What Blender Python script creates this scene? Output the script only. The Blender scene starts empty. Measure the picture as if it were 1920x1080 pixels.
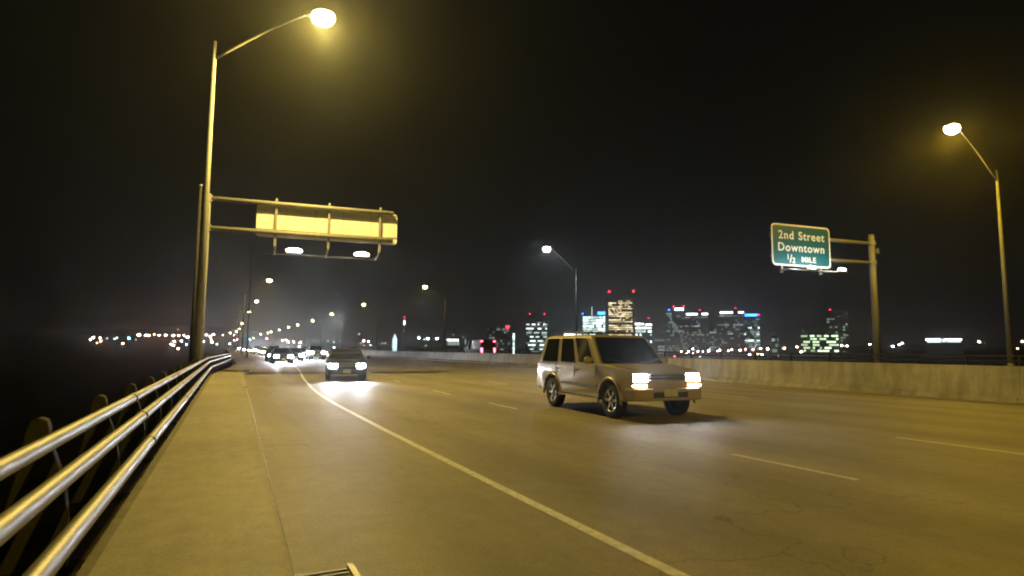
import bpy, bmesh, math, random
from mathutils import Vector, Matrix
R = math.radians
rnd = random.Random(7)
S = bpy.context.scene
COL = S.collection

# ------------------------------------------------------------------ camera
FPX, CX, CY = 1133.0, 960.0, 540.0          # focal length in pixels of the 1920 px wide photograph
CAM = Vector((0, 0, 1.4))
PITCH = math.atan(114.4 / FPX)
ROLL = R(0.36)
cd = bpy.data.cameras.new('camera')
cam = bpy.data.objects.new('camera', cd)
COL.objects.link(cam)
cam.location = CAM
cd.sensor_width = 36.0
cd.lens = 36.0 * FPX / 1920.0
cd.clip_start = 0.05
cd.clip_end = 9000
CM = Matrix.Rotation(math.pi / 2 + PITCH, 4, 'X') @ Matrix.Rotation(ROLL, 4, 'Z')
cam.rotation_euler = CM.to_euler()
S.camera = cam

# ------------------------------------------------------------------ world: night sky with a little city glow
w = bpy.data.worlds.new('World')
S.world = w
w.use_nodes = True
nt = w.node_tree
nt.nodes.clear()
wo = nt.nodes.new('ShaderNodeOutputWorld')
sky = nt.nodes.new('ShaderNodeTexSky')
sky.sky_type = 'NISHITA'
sky.sun_disc = False
sky.sun_elevation = R(-6)
sky.sun_rotation = R(200)
b1 = nt.nodes.new('ShaderNodeBackground')
b1.inputs['Strength'].default_value = 0.02
nt.links.new(sky.outputs[0], b1.inputs['Color'])
b2 = nt.nodes.new('ShaderNodeBackground')
b2.inputs['Color'].default_value = (1.0, 0.98, 0.72, 1)
b2.inputs['Strength'].default_value = 0.0024
ad = nt.nodes.new('ShaderNodeAddShader')
nt.links.new(b1.outputs[0], ad.inputs[0])
nt.links.new(b2.outputs[0], ad.inputs[1])
nt.links.new(ad.outputs[0], wo.inputs['Surface'])

S.view_settings.view_transform = 'Standard'
S.view_settings.look = 'None'
S.view_settings.exposure = 0.0
S.view_settings.gamma = 1.0
S.render.engine = 'CYCLES'
cy = S.cycles
cy.use_denoising = True
try:
    cy.denoiser = 'OPENIMAGEDENOISE'
except Exception:
    pass
cy.max_bounces = 5
cy.diffuse_bounces = 2
cy.glossy_bounces = 3
cy.transmission_bounces = 3
cy.volume_bounces = 0
cy.caustics_reflective = False
cy.caustics_refractive = False
cy.sample_clamp_indirect = 4.0
cy.pixel_filter_type = 'BLACKMAN_HARRIS'
cy.filter_width = 2.0

# ------------------------------------------------------------------ photo measurements -> world points
def ray(px, py):
    return (CM.to_3x3() @ Vector(((px - CX) / FPX, -(py - CY) / FPX, -1.0))).normalized()
def at(px, py, z=0.0):
    d = ray(px, py)
    return CAM + d * ((z - CAM.z) / d.z)
def atd(px, py, dep):
    d = ray(px, py)
    return CAM + d * (dep / d.y)

# ------------------------------------------------------------------ helpers
SODIUM = (1.0, 0.625, 0.015)
def mat(name, col, rough=0.6, metal=0.0, emit=None, es=0.0, noise=None, sample=True, coat=0.0, spec=None):
    m = bpy.data.materials.new(name)
    m.use_nodes = True
    t = m.node_tree
    b = t.nodes['Principled BSDF']
    b.inputs['Base Color'].default_value = (*col, 1)
    b.inputs['Roughness'].default_value = rough
    b.inputs['Metallic'].default_value = metal
    if spec is not None:
        b.inputs['Specular IOR Level'].default_value = spec
    if coat:
        b.inputs['Coat Weight'].default_value = coat
        b.inputs['Coat Roughness'].default_value = 0.08
    if emit:
        b.inputs['Emission Color'].default_value = (*emit, 1)
        b.inputs['Emission Strength'].default_value = es
        if not sample:
            m.cycles.emission_sampling = 'NONE'
    if noise:
        sc, amt = noise
        g = t.nodes.new('ShaderNodeNewGeometry')
        n1 = t.nodes.new('ShaderNodeTexNoise')
        n1.inputs['Scale'].default_value = sc
        n1.inputs['Detail'].default_value = 6
        n1.inputs['Roughness'].default_value = 0.65
        t.links.new(g.outputs['Position'], n1.inputs['Vector'])
        mr = t.nodes.new('ShaderNodeMapRange')
        mr.inputs['From Min'].default_value = 0.3
        mr.inputs['From Max'].default_value = 0.7
        mr.inputs['To Min'].default_value = 1 - amt
        mr.inputs['To Max'].default_value = 1 + amt
        t.links.new(n1.outputs['Fac'], mr.inputs['Value'])
        mx = t.nodes.new('ShaderNodeVectorMath')
        mx.operation = 'SCALE'
        mx.inputs[0].default_value = col
        t.links.new(mr.outputs[0], mx.inputs['Scale'])
        t.links.new(mx.outputs[0], b.inputs['Base Color'])
        bu = t.nodes.new('ShaderNodeBump')
        bu.inputs['Strength'].default_value = 0.25
        bu.inputs['Distance'].default_value = 0.01
        t.links.new(n1.outputs['Fac'], bu.inputs['Height'])
        t.links.new(bu.outputs[0], b.inputs['Normal'])
    return m

def road_material(name, col, ang, stain=0.22, joint=0.0, lanes=None, streak=False):
    """worn concrete: fine grain, broad blotches, tracks drawn out along the road, thin cross joints"""
    m = bpy.data.materials.new(name)
    m.use_nodes = True
    t = m.node_tree
    L = t.links.new
    b = t.nodes['Principled BSDF']
    b.inputs['Roughness'].default_value = 0.62
    b.inputs['Specular IOR Level'].default_value = 0.35
    g = t.nodes.new('ShaderNodeNewGeometry')
    mp = t.nodes.new('ShaderNodeMapping')
    mp.vector_type = 'TEXTURE'
    mp.inputs['Rotation'].default_value = (0, 0, ang)
    L(g.outputs['Position'], mp.inputs['Vector'])
    def noise(sx, sy, det, lo, hi, a):
        q = t.nodes.new('ShaderNodeMapping')
        q.inputs['Scale'].default_value = (sx, sy, 1)
        L(mp.outputs[0], q.inputs['Vector'])
        n = t.nodes.new('ShaderNodeTexNoise')
        n.inputs['Scale'].default_value = 1
        n.inputs['Detail'].default_value = det
        n.inputs['Roughness'].default_value = 0.6
        L(q.outputs[0], n.inputs['Vector'])
        r = t.nodes.new('ShaderNodeMapRange')
        r.inputs['From Min'].default_value = lo
        r.inputs['From Max'].default_value = hi
        r.inputs['To Min'].default_value = 1 - a
        r.inputs['To Max'].default_value = 1 + a
        L(n.outputs['Fac'], r.inputs['Value'])
        return r.outputs[0], n.outputs['Fac']
    a, _ = noise(0.35, 0.25, 5, 0.3, 0.7, stain)          # blotches
    c, _ = noise(1.3, 0.06, 4, 0.3, 0.7, stain * 0.7)     # tracks along the road
    d, dd = noise(38, 38, 6, 0.25, 0.75, 0.20)            # grain
    e, _ = noise(5.0, 4.0, 5, 0.3, 0.7, stain * 0.5)
    def mul(x, y):
        k = t.nodes.new('ShaderNodeMath'); k.operation = 'MULTIPLY'
        L(x, k.inputs[0]); L(y, k.inputs[1]); return k.outputs[0]
    v = mul(mul(a, c), mul(d, e))
    def ramp(x, lo, hi, a, b_):
        k = t.nodes.new('ShaderNodeMapRange')
        k.inputs['From Min'].default_value = lo; k.inputs['From Max'].default_value = hi
        k.inputs['To Min'].default_value = a; k.inputs['To Max'].default_value = b_
        L(x, k.inputs['Value']); return k.outputs[0]
    if lanes is not None:
        sp0 = t.nodes.new('ShaderNodeSeparateXYZ'); L(mp.outputs[0], sp0.inputs[0])
        k = t.nodes.new('ShaderNodeMath'); k.operation = 'SUBTRACT'; k.inputs[1].default_value = lanes
        L(sp0.outputs['X'], k.inputs[0])
        k2 = t.nodes.new('ShaderNodeMath'); k2.operation = 'PINGPONG'; k2.inputs[1].default_value = 0.925
        L(k.outputs[0], k2.inputs[0])                       # 0 at lane lines and lane centres, .925 in the wheel paths
        v = mul(v, ramp(k2.outputs[0], .25, .8, 1.04, .90))
        oil, _f = noise(9, 3.0, 3, .3, .7, .0)
        v = mul(v, ramp(_f, .66, .74, 1.0, .72))
        vo = t.nodes.new('ShaderNodeTexVoronoi'); vo.feature = 'DISTANCE_TO_EDGE'; vo.inputs['Scale'].default_value = .16
        nz = t.nodes.new('ShaderNodeTexNoise'); nz.inputs['Scale'].default_value = .9; nz.inputs['Detail'].default_value = 5
        L(mp.outputs[0], nz.inputs['Vector'])
        va = t.nodes.new('ShaderNodeVectorMath'); va.operation = 'MULTIPLY_ADD'
        L(nz.outputs['Color'], va.inputs[0]); va.inputs[1].default_value = (3, 3, 0); L(mp.outputs[0], va.inputs[2])
        L(va.outputs[0], vo.inputs['Vector'])
        v = mul(v, ramp(vo.outputs['Distance'], .001, .0035, .70, 1.0))
    if streak:
        q = t.nodes.new('ShaderNodeMapping'); q.inputs['Scale'].default_value = (2, 2.6, .35)
        L(mp.outputs[0], q.inputs['Vector'])
        n = t.nodes.new('ShaderNodeTexNoise'); n.inputs['Scale'].default_value = 1; n.inputs['Detail'].default_value = 5
        L(q.outputs[0], n.inputs['Vector'])
        v = mul(v, ramp(n.outputs['Fac'], .42, .68, 1.08, .66))
    if joint:
        sp = t.nodes.new('ShaderNodeSeparateXYZ')
        L(mp.outputs[0], sp.inputs[0])
        k = t.nodes.new('ShaderNodeMath'); k.operation = 'PINGPONG'
        k.inputs[1].default_value = joint / 2
        L(sp.outputs['Y'], k.inputs[0])
        k2 = t.nodes.new('ShaderNodeMapRange')
        k2.inputs['From Min'].default_value = 0.01
        k2.inputs['From Max'].default_value = 0.03
        k2.inputs['To Min'].default_value = 0.72
        L(k.outputs[0], k2.inputs['Value'])
        v = mul(v, k2.outputs[0])
    vm = t.nodes.new('ShaderNodeVectorMath'); vm.operation = 'SCALE'
    vm.inputs[0].default_value = col
    L(v, vm.inputs['Scale'])
    L(vm.outputs[0], b.inputs['Base Color'])
    bu = t.nodes.new('ShaderNodeBump')
    bu.inputs['Strength'].default_value = 0.3
    bu.inputs['Distance'].default_value = 0.004
    L(dd, bu.inputs['Height'])
    L(bu.outputs[0], b.inputs['Normal'])
    return m

class MB:
    """collects shapes into one mesh"""
    def __init__(self):
        self.v, self.f, self.s = [], [], []
    def add(self, vs, fs, smooth=False):
        o = len(self.v)
        self.v += [tuple(p) for p in vs]
        self.f += [tuple(i + o for i in f) for f in fs]
        self.s += [smooth] * len(fs)
        return self
    def box(self, x0, x1, y0, y1, z0, z1):
        vs = [(x, y, z) for z in (z0, z1) for y in (y0, y1) for x in (x0, x1)]
        return self.add(vs, [(0, 2, 3, 1), (4, 5, 7, 6), (0, 1, 5, 4), (2, 6, 7, 3), (0, 4, 6, 2), (1, 3, 7, 5)])
    def quad(self, a, b, c, d):
        return self.add([a, b, c, d], [(0, 1, 2, 3)])
    def tube(self, pts, rad, n=12, cap=True, smooth=True):
        pts = [Vector(p) for p in pts]
        rs = rad if isinstance(rad, (list, tuple)) else [rad] * len(pts)
        vs, fs = [], []
        for i, p in enumerate(pts):
            if i == 0: t = (pts[1] - p).normalized()
            elif i == len(pts) - 1: t = (p - pts[i - 1]).normalized()
            else: t = ((pts[i + 1] - p).normalized() + (p - pts[i - 1]).normalized()).normalized()
            up = Vector((0, 0, 1)) if abs(t.z) < 0.95 else Vector((1, 0, 0))
            a = t.cross(up).normalized(); b = a.cross(t).normalized()
            for k in range(n):
                q = 2 * math.pi * k / n
                vs.append(p + (a * math.cos(q) + b * math.sin(q)) * rs[i])
        for i in range(len(pts) - 1):
            for k in range(n):
                k2 = (k + 1) % n
                fs.append((i * n + k, i * n + k2, (i + 1) * n + k2, (i + 1) * n + k))
        self.add(vs, fs, smooth)
        if cap:
            o = len(self.v) - len(vs)
            self.f.append(tuple(o + k for k in range(n - 1, -1, -1)))
            self.f.append(tuple(o + (len(pts) - 1) * n + k for k in range(n)))
            self.s += [False, False]
        return self
    def lathe(self, prof, c=(0, 0, 0), axis='Z', n=24, smooth=True):
        vs, fs = [], []
        for (r, h) in prof:
            for k in range(n):
                q = 2 * math.pi * k / n
                x, y = r * math.cos(q), r * math.sin(q)
                p = {'Z': (x, y, h), 'Y': (x, h, y), 'X': (h, x, y)}[axis]
                vs.append((p[0] + c[0], p[1] + c[1], p[2] + c[2]))
        for i in range(len(prof) - 1):
            for k in range(n):
                k2 = (k + 1) % n
                fs.append((i * n + k, i * n + k2, (i + 1) * n + k2, (i + 1) * n + k))
        return self.add(vs, fs, smooth)
    def ellipsoid(self, c, rx, ry, rz, n=16, m=9, cut=1.0):
        vs, fs = [], []
        for j in range(m + 1):
            th = math.pi * j / m
            for k in range(n):
                q = 2 * math.pi * k / n
                z = math.cos(th) * rz
                if z > cut * rz: z = cut * rz
                vs.append((c[0] + rx * math.sin(th) * math.cos(q), c[1] + ry * math.sin(th) * math.sin(q), c[2] + z))
        for j in range(m):
            for k in range(n):
                k2 = (k + 1) % n
                fs.append((j * n + k, (j + 1) * n + k, (j + 1) * n + k2, j * n + k2))
        return self.add(vs, fs, True)
    def prism(self, prof, y0, y1):
        """profile in x,z pushed out along y"""
        n = len(prof)
        vs = [(x, y0, z) for x, z in prof] + [(x, y1, z) for x, z in prof]
        fs = [tuple(range(n)), tuple(range(2 * n - 1, n - 1, -1))]
        fs += [(i, i + n, (i + 1) % n + n, (i + 1) % n) for i in range(n)]
        return self.add(vs, fs)
    def build(self, name, m, parent=None, bevel=0, seg=2, weld=True):
        me = bpy.data.meshes.new(name)
        me.from_pydata(self.v, [], self.f)
        for p, s in zip(me.polygons, self.s):
            p.use_smooth = s
        me.materials.append(m)
        bm = bmesh.new(); bm.from_mesh(me)
        if weld:
            bmesh.ops.remove_doubles(bm, verts=bm.verts, dist=1e-5)
        bmesh.ops.recalc_face_normals(bm, faces=bm.faces)
        bm.to_mesh(me); bm.free()
        o = bpy.data.objects.new(name, me)
        COL.objects.link(o)
        if parent: o.parent = parent
        if bevel:
            bv = o.modifiers.new('bevel', 'BEVEL')
            bv.width = bevel; bv.segments = seg; bv.limit_method = 'ANGLE'; bv.angle_limit = R(35)
        return o

def tag(o, label=None, cat=None, group=None, kind=None):
    if label: o['label'] = label
    if cat: o['category'] = cat
    if group: o['group'] = group
    if kind: o['kind'] = kind
    return o
def thing(name, loc, rz=0.0, label=None, cat=None, group=None):
    o = bpy.data.objects.new(name, None)
    o.empty_display_size = 0.3
    COL.objects.link(o)
    o.location = loc; o.rotation_euler = (0, 0, rz)
    return tag(o, label, cat, group)
def copy_tree(o, loc, rz, label, group=None):
    def cp(x, par):
        c = x.copy(); COL.objects.link(c)
        if par: c.parent = par
        for ch in list(x.children): cp(ch, c)
        return c
    kids_src = o
    c = cp(kids_src, None)
    c.location = loc; c.rotation_euler = (0, 0, rz)
    c['label'] = label
    if group: c['group'] = group
    return c
SODIUM_NEAR = (1.0, .71, .15)
def light(name, kind, parent, loc, power, col, radius=0.2, rot=None, size=None, blend=0.5):
    ld = bpy.data.lights.new(name, kind)
    ld.energy = power; ld.color = col; ld.shadow_soft_size = radius
    if kind == 'SPOT':
        ld.spot_size = size; ld.spot_blend = blend
    o = bpy.data.objects.new(name, ld)
    COL.objects.link(o)
    o.parent = parent
    o.location = loc
    if rot: o.rotation_euler = rot
    return o

# ------------------------------------------------------------------ lines of the bridge
def cat_rom(pts, n=6):
    out = []
    P = [pts[0] * 2 - pts[1]] + pts + [pts[-1] * 2 - pts[-2]]
    for i in range(1, len(P) - 2):
        a, b, c, d = P[i - 1], P[i], P[i + 1], P[i + 2]
        for k in range(n):
            t = k / n
            out.append(0.5 * ((2 * b) + (-a + c) * t + (2 * a - 5 * b + 4 * c - d) * t * t + (-a + 3 * b - 3 * c + d) * t ** 3))
    out.append(pts[-1])
    return out
def v2(p): return Vector((p[0], p[1]))
HEAD0 = R(26.3)
E = [v2(at(1275, 1080)), v2(at(895, 893)), v2(at(700, 795)), v2(at(600, 740)), v2(at(570, 711)), v2(at(551, 686.5))]
FAR = R(25.4)
back = [E[0] - Vector((-math.sin(HEAD0), math.cos(HEAD0))) * d for d in (70, 45, 25, 12, 4)]
fwd = [E[-1] + Vector((-math.sin(FAR), math.cos(FAR))) * d for d in (25, 60, 120, 220, 400, 700, 1100)]
SP = cat_rom(back + E + fwd, 6)
cum = [0.0]
for i in range(1, len(SP)): cum.append(cum[-1] + (SP[i] - SP[i - 1]).length)
i0 = 5 * 6
S0 = cum[i0]
cum = [c - S0 for c in cum]              # s = 0 at the point of the edge line at the foot of the photograph
def spine(s):
    i = 0
    while i < len(cum) - 2 and cum[i + 1] < s: i += 1
    t = (s - cum[i]) / (cum[i + 1] - cum[i])
    p = SP[i].lerp(SP[i + 1], t)
    a = SP[max(i - 1, 0)]; b = SP[min(i + 2, len(SP) - 1)]
    u = (b - a).normalized()
    return p, u, Vector((u.y, -u.x))
def off(s, o, z=0.0):
    p, u, n = spine(s)
    q = p + n * o
    return Vector((q.x, q.y, z))
def heading(s):
    _, u, _ = spine(s)
    return math.atan2(u.y, u.x)
def frange(a, b, st):
    out = []; x = a
    while x < b - 1e-6: out.append(x); x += st
    return out + [b]
SS = frange(-60, 100, 2.5) + [115, 130, 150, 175, 200, 240, 300, 380, 480, 600, 800, 1050]

C0, C1 = v2(at(555, 1080, .15)), v2(at(455, 700, .15))
W0, W1 = v2(at(165, 1080, .15)), v2(at(400, 700, .15))
def side_line(p0, p1, o_far):
    """straight chord p0-p1, carried back beyond p0, then joined to the offset of the spine"""
    u = (p1 - p0).normalized()
    pts = [p0 - u * 55, p0 - u * 20, p0, p0.lerp(p1, .33), p0.lerp(p1, .66), p1]
    o0 = min(((p1 - v2(off(k * .25, 0))).dot(spine(k * .25)[2]) for k in range(60, 200) if abs((p1 - v2(off(k * .25, 0))).dot(spine(k * .25)[1])) < .3), default=o_far)
    print('offset at chord end', o0, o_far)
    for s in SS:
        q = off(s, o0 + (o_far - o0) * min(1, max(0, (s - 29) / 60)))
        if q.y > p1.y + 3: pts.append(v2(q))
    return pts
CURB = side_line(C0, C1, -2.7)
WALK = side_line(W0, W1, -4.1)
def ptat(line, y):
    for i in range(len(line) - 1):
        if line[i].y <= y <= line[i + 1].y:
            t = (y - line[i].y) / (line[i + 1].y - line[i].y)
            return line[i].lerp(line[i + 1], t)
    return line[-1]

YS = frange(-45, 60, 2.5) + [70, 85, 100, 120, 150, 200, 300, 450, 650, 950]

# ------------------------------------------------------------------ materials
M = {}
M['road'] = road_material('worn_concrete_road', (.28, .255, .21), HEAD0, 0.17, joint=12.2, lanes=E[0].x * math.cos(HEAD0) + E[0].y * math.sin(HEAD0))
M['walk'] = road_material('walkway_concrete', (.34, .315, .25), HEAD0, 0.22, joint=0)
M['curb'] = mat('curb_concrete', (.35, .325, .26), .7, noise=(9, .12))
M['lip'] = mat('lip_concrete', (.20, .185, .16), .75, noise=(6, .25))
M['barrier'] = road_material('barrier_concrete', (.30, .285, .25), HEAD0, 0.22, joint=9.0, streak=True)
M['paint'] = mat('white_road_paint', (.78, .78, .75), .5, noise=(11, .30))
M['dash'] = mat('worn_white_road_paint', (.62, .61, .56), .5, noise=(14, .3))
M['yellow'] = mat('yellow_road_paint', (.62, .46, .10), .5, noise=(14, .25))
M['alu'] = mat('brushed_aluminium_rail', (.38, .37, .35), .50, 0.6, noise=(25, .12))
M['cast'] = mat('cast_aluminium_post', (.035, .035, .032), .8, 0.0, noise=(20, .2))
M['galv'] = mat('galvanised_steel', (.30, .30, .285), .6, 0.2, noise=(8, .18))
M['galv_dim'] = mat('dimmed_steel_pole', (.14, .14, .125), .6, .2, noise=(8, .2))  # darker copy of the galvanised steel, so far poles look dimly lit
M['signback'] = mat('aluminium_sign_back', (.78, .80, .86), .55, 0.0, noise=(3, .08))
M['green'] = mat('green_reflective_sheet', (.002, .09, .105), .45, noise=(5, .08))
M['legend'] = mat('white_reflective_letters', (.80, .79, .72), .45)
M['iron'] = mat('cast_iron', (.09, .085, .08), .5, 0.5, noise=(30, .3))
M['dark'] = mat('dark_plastic', (.02, .02, .022), .5)
M['housing'] = mat('grey_lamp_housing', (.25, .25, .24), .5, .3)
M['ground'] = mat('dark_river_land', (.012, .015, .010), .9, noise=(.05, .4), spec=0.05)
M['bowl'] = mat('lit_sodium_bowl', (.9, .8, .5), .3, emit=(1, .78, .36), es=60, sample=False)
M['bowl_cool'] = mat('lit_cool_white_bowl', (.9, .95, 1), .3, emit=(.9, .95, 1), es=160, sample=False)
M['bowl_off'] = mat('unlit_glass_bowl', (.35, .35, .33), .2)
M['flood'] = mat('lit_sign_flood', (.9, .9, .9), .3, emit=(1.0, .86, .62), es=26, sample=False)

# ------------------------------------------------------------------ the setting
def ribbon(name, lo, hi, z, m, ss=SS, label=None, thick=0):
    b = MB(); vs = []
    for s in ss:
        vs += [off(s, lo, z), off(s, hi, z)]
    b.add(vs, [(2 * i, 2 * i + 2, 2 * i + 3, 2 * i + 1) for i in range(len(ss) - 1)])
    o = b.build(name, m)
    return o

# road: from under the walkway to the far edge of the other carriageway, a slab 1 m thick
b = MB(); vs = []
ss_road = SS
for s in ss_road:
    r = off(s, 38.6)
    # left limit follows the curb line
    l = off(s, -2.6)
    best = min(CURB, key=lambda q: (q - v2(l)).length)
    _, u, n = spine(s)
    p0, _, _ = spine(s)
    # intersection of the cross line with the curb polyline
    lo = -2.6
    for i in range(len(CURB) - 1):
        a, c = CURB[i], CURB[i + 1]
        da, dc = (a - p0).dot(u), (c - p0).dot(u)
        if da <= 0 <= dc and dc > da:
            q = a.lerp(c, -da / (dc - da)); lo = (q - p0).dot(n)
    l = off(s, lo - 0.06)
    vs += [(l.x, l.y, 0), (r.x, r.y, 0), (l.x, l.y, -1.0), (r.x, r.y, -1.0)]
fs = []
for i in range(len(ss_road) - 1):
    a = 4 * i; c = a + 4
    fs += [(a, c, c + 1, a + 1), (a + 2, a + 3, c + 3, c + 2), (a, a + 2, c + 2, c), (a + 1, c + 1, c + 3, a + 3)]
b.add(vs, fs)
tag(b.build('road', M['road']), 'worn concrete bridge roadway', None, None, 'structure')

# walkway slab with a raised curb and a lower lip on the outside
def strip(lineA, oa, za, lineB, ob, zb, ys=YS):
    A, B = [], []
    for y in ys:
        for (ln, o_, z_, out) in ((lineA, oa, za, A), (lineB, ob, zb, B)):
            p = ptat(ln, y); q = ptat(ln, y + .5)
            u = (q - p).normalized(); n = Vector((u.y, -u.x))
            e = p + n * o_
            out.append((e.x, e.y, z_))
    return A, B
def strip_faces(b, A, B):
    n = len(A)
    b.add(A + B, [(i, i + 1, n + i + 1, n + i) for i in range(n - 1)])
b = MB()
A, B = strip(WALK, 0, .15, CURB, -.04, .15); strip_faces(b, A, B)
A, B = strip(WALK, 0, .15, WALK, 0, -.05); strip_faces(b, A, B)
tag(b.build('walkway', M['walk']), 'narrow raised concrete walkway beside the railing', None, None, 'structure')
b = MB()
A, B = strip(CURB, -.04, .152, CURB, -.012, .152); strip_faces(b, A, B)
A, B = strip(CURB, -.012, .152, CURB, 0.0, .140); strip_faces(b, A, B)
A, B = strip(CURB, 0, .140, CURB, .02, -.02); strip_faces(b, A, B)
tag(b.build('kerb', M['curb']), 'concrete kerb edging the walkway', None, None, 'structure')
b = MB()
for (a1, z1, a2, z2) in ((-.0, .06, -.24, .06), (-.24, .06, -.24, -.9), (-.24, -.9, 1.3, -.9)):
    A, B = strip(WALK, a1, z1, WALK, a2, z2); strip_faces(b, A, B)
tag(b.build('deck_edge', M['lip']), 'outer concrete edge of the bridge deck', None, None, 'structure')

# painted lines
def line_strip(name, o_, wd, ranges, m, label):
    b = MB()
    for (a, c) in ranges:
        n = max(1, int((c - a) / 2.0)) if c - a < 200 else 90
        ss = [a + (c - a) * k / n for k in range(n + 1)]
        vs = []
        for s in ss: vs += [off(s, o_ - wd / 2, .004), off(s, o_ + wd / 2, .004)]
        b.add(vs, [(2 * i, 2 * i + 2, 2 * i + 3, 2 * i + 1) for i in range(n)])
    tag(b.build(name, m), label, None, None, 'structure')
line_strip('edge_marking', 0, .105, [(-50, 4.75), (4.77, 230)], M['paint'], 'solid white edge line of the left lane')
def s_of(px, py):
    q = v2(at(px, py)); best = (1e9, 0, 0)
    for k in range(-200, 1600):
        s = k * .05
        p, u, n = spine(s)
        d = abs((q - p).dot(u))
        if d < best[0]: best = (d, s, (q - p).dot(n))
    return best[1], best[2]
d1 = [(s_of(1613, 900)[0], s_of(1370, 852)[0]), (s_of(970, 767)[0], s_of(915, 756)[0]), (s_of(838, 740)[0], s_of(805, 732)[0]), (s_of(735, 716)[0], s_of(708, 713)[0])]
d1 += [(-8, -6), (-17, -15)] + [(d1[3][0] + 9 * k, d1[3][0] + 2.5 + 9 * k) for k in range(1, 16)]
line_strip('lane_marking', 3.7, .09, d1, M['dash'], 'broken white line between first and second lane')
d2 = [(s_of(1920, 847)[0] - .4, s_of(1690, 819)[0]), (s_of(940, 721)[0], s_of(896, 715)[0])]
d2 += [(-8, -6), (d2[0][1] + 6.5, d2[0][1] + 8.3)] + [(d2[1][1] + 9 * k - 2, d2[1][1] + 9 * k) for k in range(1, 16)]
line_strip('lane_marking', 7.4, .09, d2, M['dash'], 'broken white line between second and third lane')
d3 = [(s_of(1430, 745)[0], s_of(1322, 738)[0] + .2), (s_of(920, 698)[0], s_of(887, 695)[0])]
d3 += [(d3[0][0] - 9, d3[0][0] - 7)] + [(d3[1][1] + 10 * k - 2, d3[1][1] + 10 * k) for k in range(1, 12)]
line_strip('lane_marking', 11.6, .09, d3, M['dash'], 'broken white line between third lane and median lane')
line_strip('edge_marking', 17.05, .11, [(-50, 230)], M['yellow'], 'yellow edge line at the foot of the median barrier')
line_strip('edge_marking', 19.4, .11, [(-50, 230)], M['yellow'], 'yellow edge line beyond the median barrier')
print('offsets', s_of(1613, 900), s_of(1370, 852), s_of(1920, 847), s_of(1430, 745), s_of(1400, 721), s_of(1900, 753))

# median barrier
b = MB()
prof = [(17.35, 0), (17.37, .10), (17.52, .20), (17.62, 1.0), (17.86, 1.0), (17.96, .20), (18.1, .1), (18.12, 0)]
vs = []
for s in SS:
    for (o_, z) in prof: vs.append(off(s, o_, z))
n = len(prof)
b.add(vs, [(i * n + k, i * n + k + 1, (i + 1) * n + k + 1, (i + 1) * n + k) for i in range(len(SS) - 1) for k in range(n - 1)])
tag(b.build('median_barrier', M['barrier']), 'long low concrete barrier dividing the two carriageways', 'barrier')

# ground far below, rising to the far shore
def terrain(x, y):
    r = math.hypot(x, y)
    az = math.degrees(math.atan2(x, y))
    base = -24.0
    top = 4.0 if az > -12 else (4 + min(1, (-12 - az) / 12) * 20)
    if y < 0: top = 4
    t = min(1, max(0, (r - 780) / 800)); t = t * t * (3 - 2 * t)
    z = base + (top - base) * t
    if r > 1900:
        k = min(1, (r - 1900) / 700)
        hill = 26 + 10 * math.sin(az * .21 + 1) + 7 * math.sin(az * .63) + 3 * math.sin(az * 1.9)
        if az < -22: hill += 18
        z += k * k * hill * (.55 if az > -12 else 1)
    z += math.sin(x * .013) * math.cos(y * .011) * 1.2 * t
    return z
b = MB(); NR = 300
rr = [0.1, 60, 200, 400, 600, 780, 860, 940, 1020, 1100, 1180, 1260, 1340, 1420, 1500, 1600, 1750, 1900, 2050, 2200, 2350, 2500, 2700, 2900]
vs = [(r * math.sin(2 * math.pi * k / NR), r * math.cos(2 * math.pi * k / NR), terrain(r * math.sin(2 * math.pi * k / NR), r * math.cos(2 * math.pi * k / NR))) for r in rr for k in range(NR)]
b.add(vs, [(i * NR + k, i * NR + (k + 1) % NR, (i + 1) * NR + (k + 1) % NR, (i + 1) * NR + k) for i in range(len(rr) - 1) for k in range(NR)], True)
tag(b.build('ground', M['ground']), 'dark river valley and low hills', None, None, 'structure')

# ------------------------------------------------------------------ near railing
RT0 = v2(at(0, 880, .84)); RT1 = v2(at(390, 671, .84))
def rail_line(lat, z, y_end=300):
    """polyline of the railing shifted sideways"""
    u = (RT1 - RT0).normalized()
    base = [RT0 - u * 30, RT0 - u * 4, RT0, RT0.lerp(RT1, .5), RT1] + [v2(off(s, -4.35)) for s in SS if off(s, -4.35).y > RT1.y + 25 and off(s, 0).y < y_end]
    out = []
    for i, p in enumerate(base):
        a = base[max(i - 1, 0)]; c = base[min(i + 1, len(base) - 1)]
        t = (c - a).normalized(); n = Vector((t.y, -t.x))
        q = p + n * lat
        out.append(Vector((q.x, q.y, z)))
    return out
rail_root = thing('railing', (RT0.x, RT0.y, .06), 0, 'silver three-rail bridge railing along the left edge of the walkway', 'railing')
def rel(pts, root): return [Vector(p) - root.location for p in pts]
for (lat, z, r_) in ((0, .84, .047), (.10, .645, .052), (.19, .37, .055)):
    MB().tube(rel(rail_line(lat, z), rail_root), r_, 20).build('rail', M['alu'], rail_root)
sl = MB()
for (lat, z, r_) in ((0, .84, .047), (.10, .645, .052), (.19, .37, .055)):
    L_ = rel(rail_line(lat, z), rail_root)
    a_, b_ = L_[2], L_[4]
    for dd in (4.2, 10.3, 16.4, 22.5):
        u_ = (b_ - a_).normalized()
        MB().tube([a_ + u_ * dd, a_ + u_ * (dd + .16)], r_ + .007, 20).build('sleeve', M['alu'], rail_root)
base = rail_line(0, 0)
cl = [0]
for i in range(1, len(base)): cl.append(cl[-1] + (base[i] - base[i - 1]).length)
def along(d):
    i = 0
    while i < len(cl) - 2 and cl[i + 1] < d: i += 1
    t = (d - cl[i]) / (cl[i + 1] - cl[i])
    u = (base[i + 1] - base[i]).normalized()
    return base[i].lerp(base[i + 1], t), u
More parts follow.
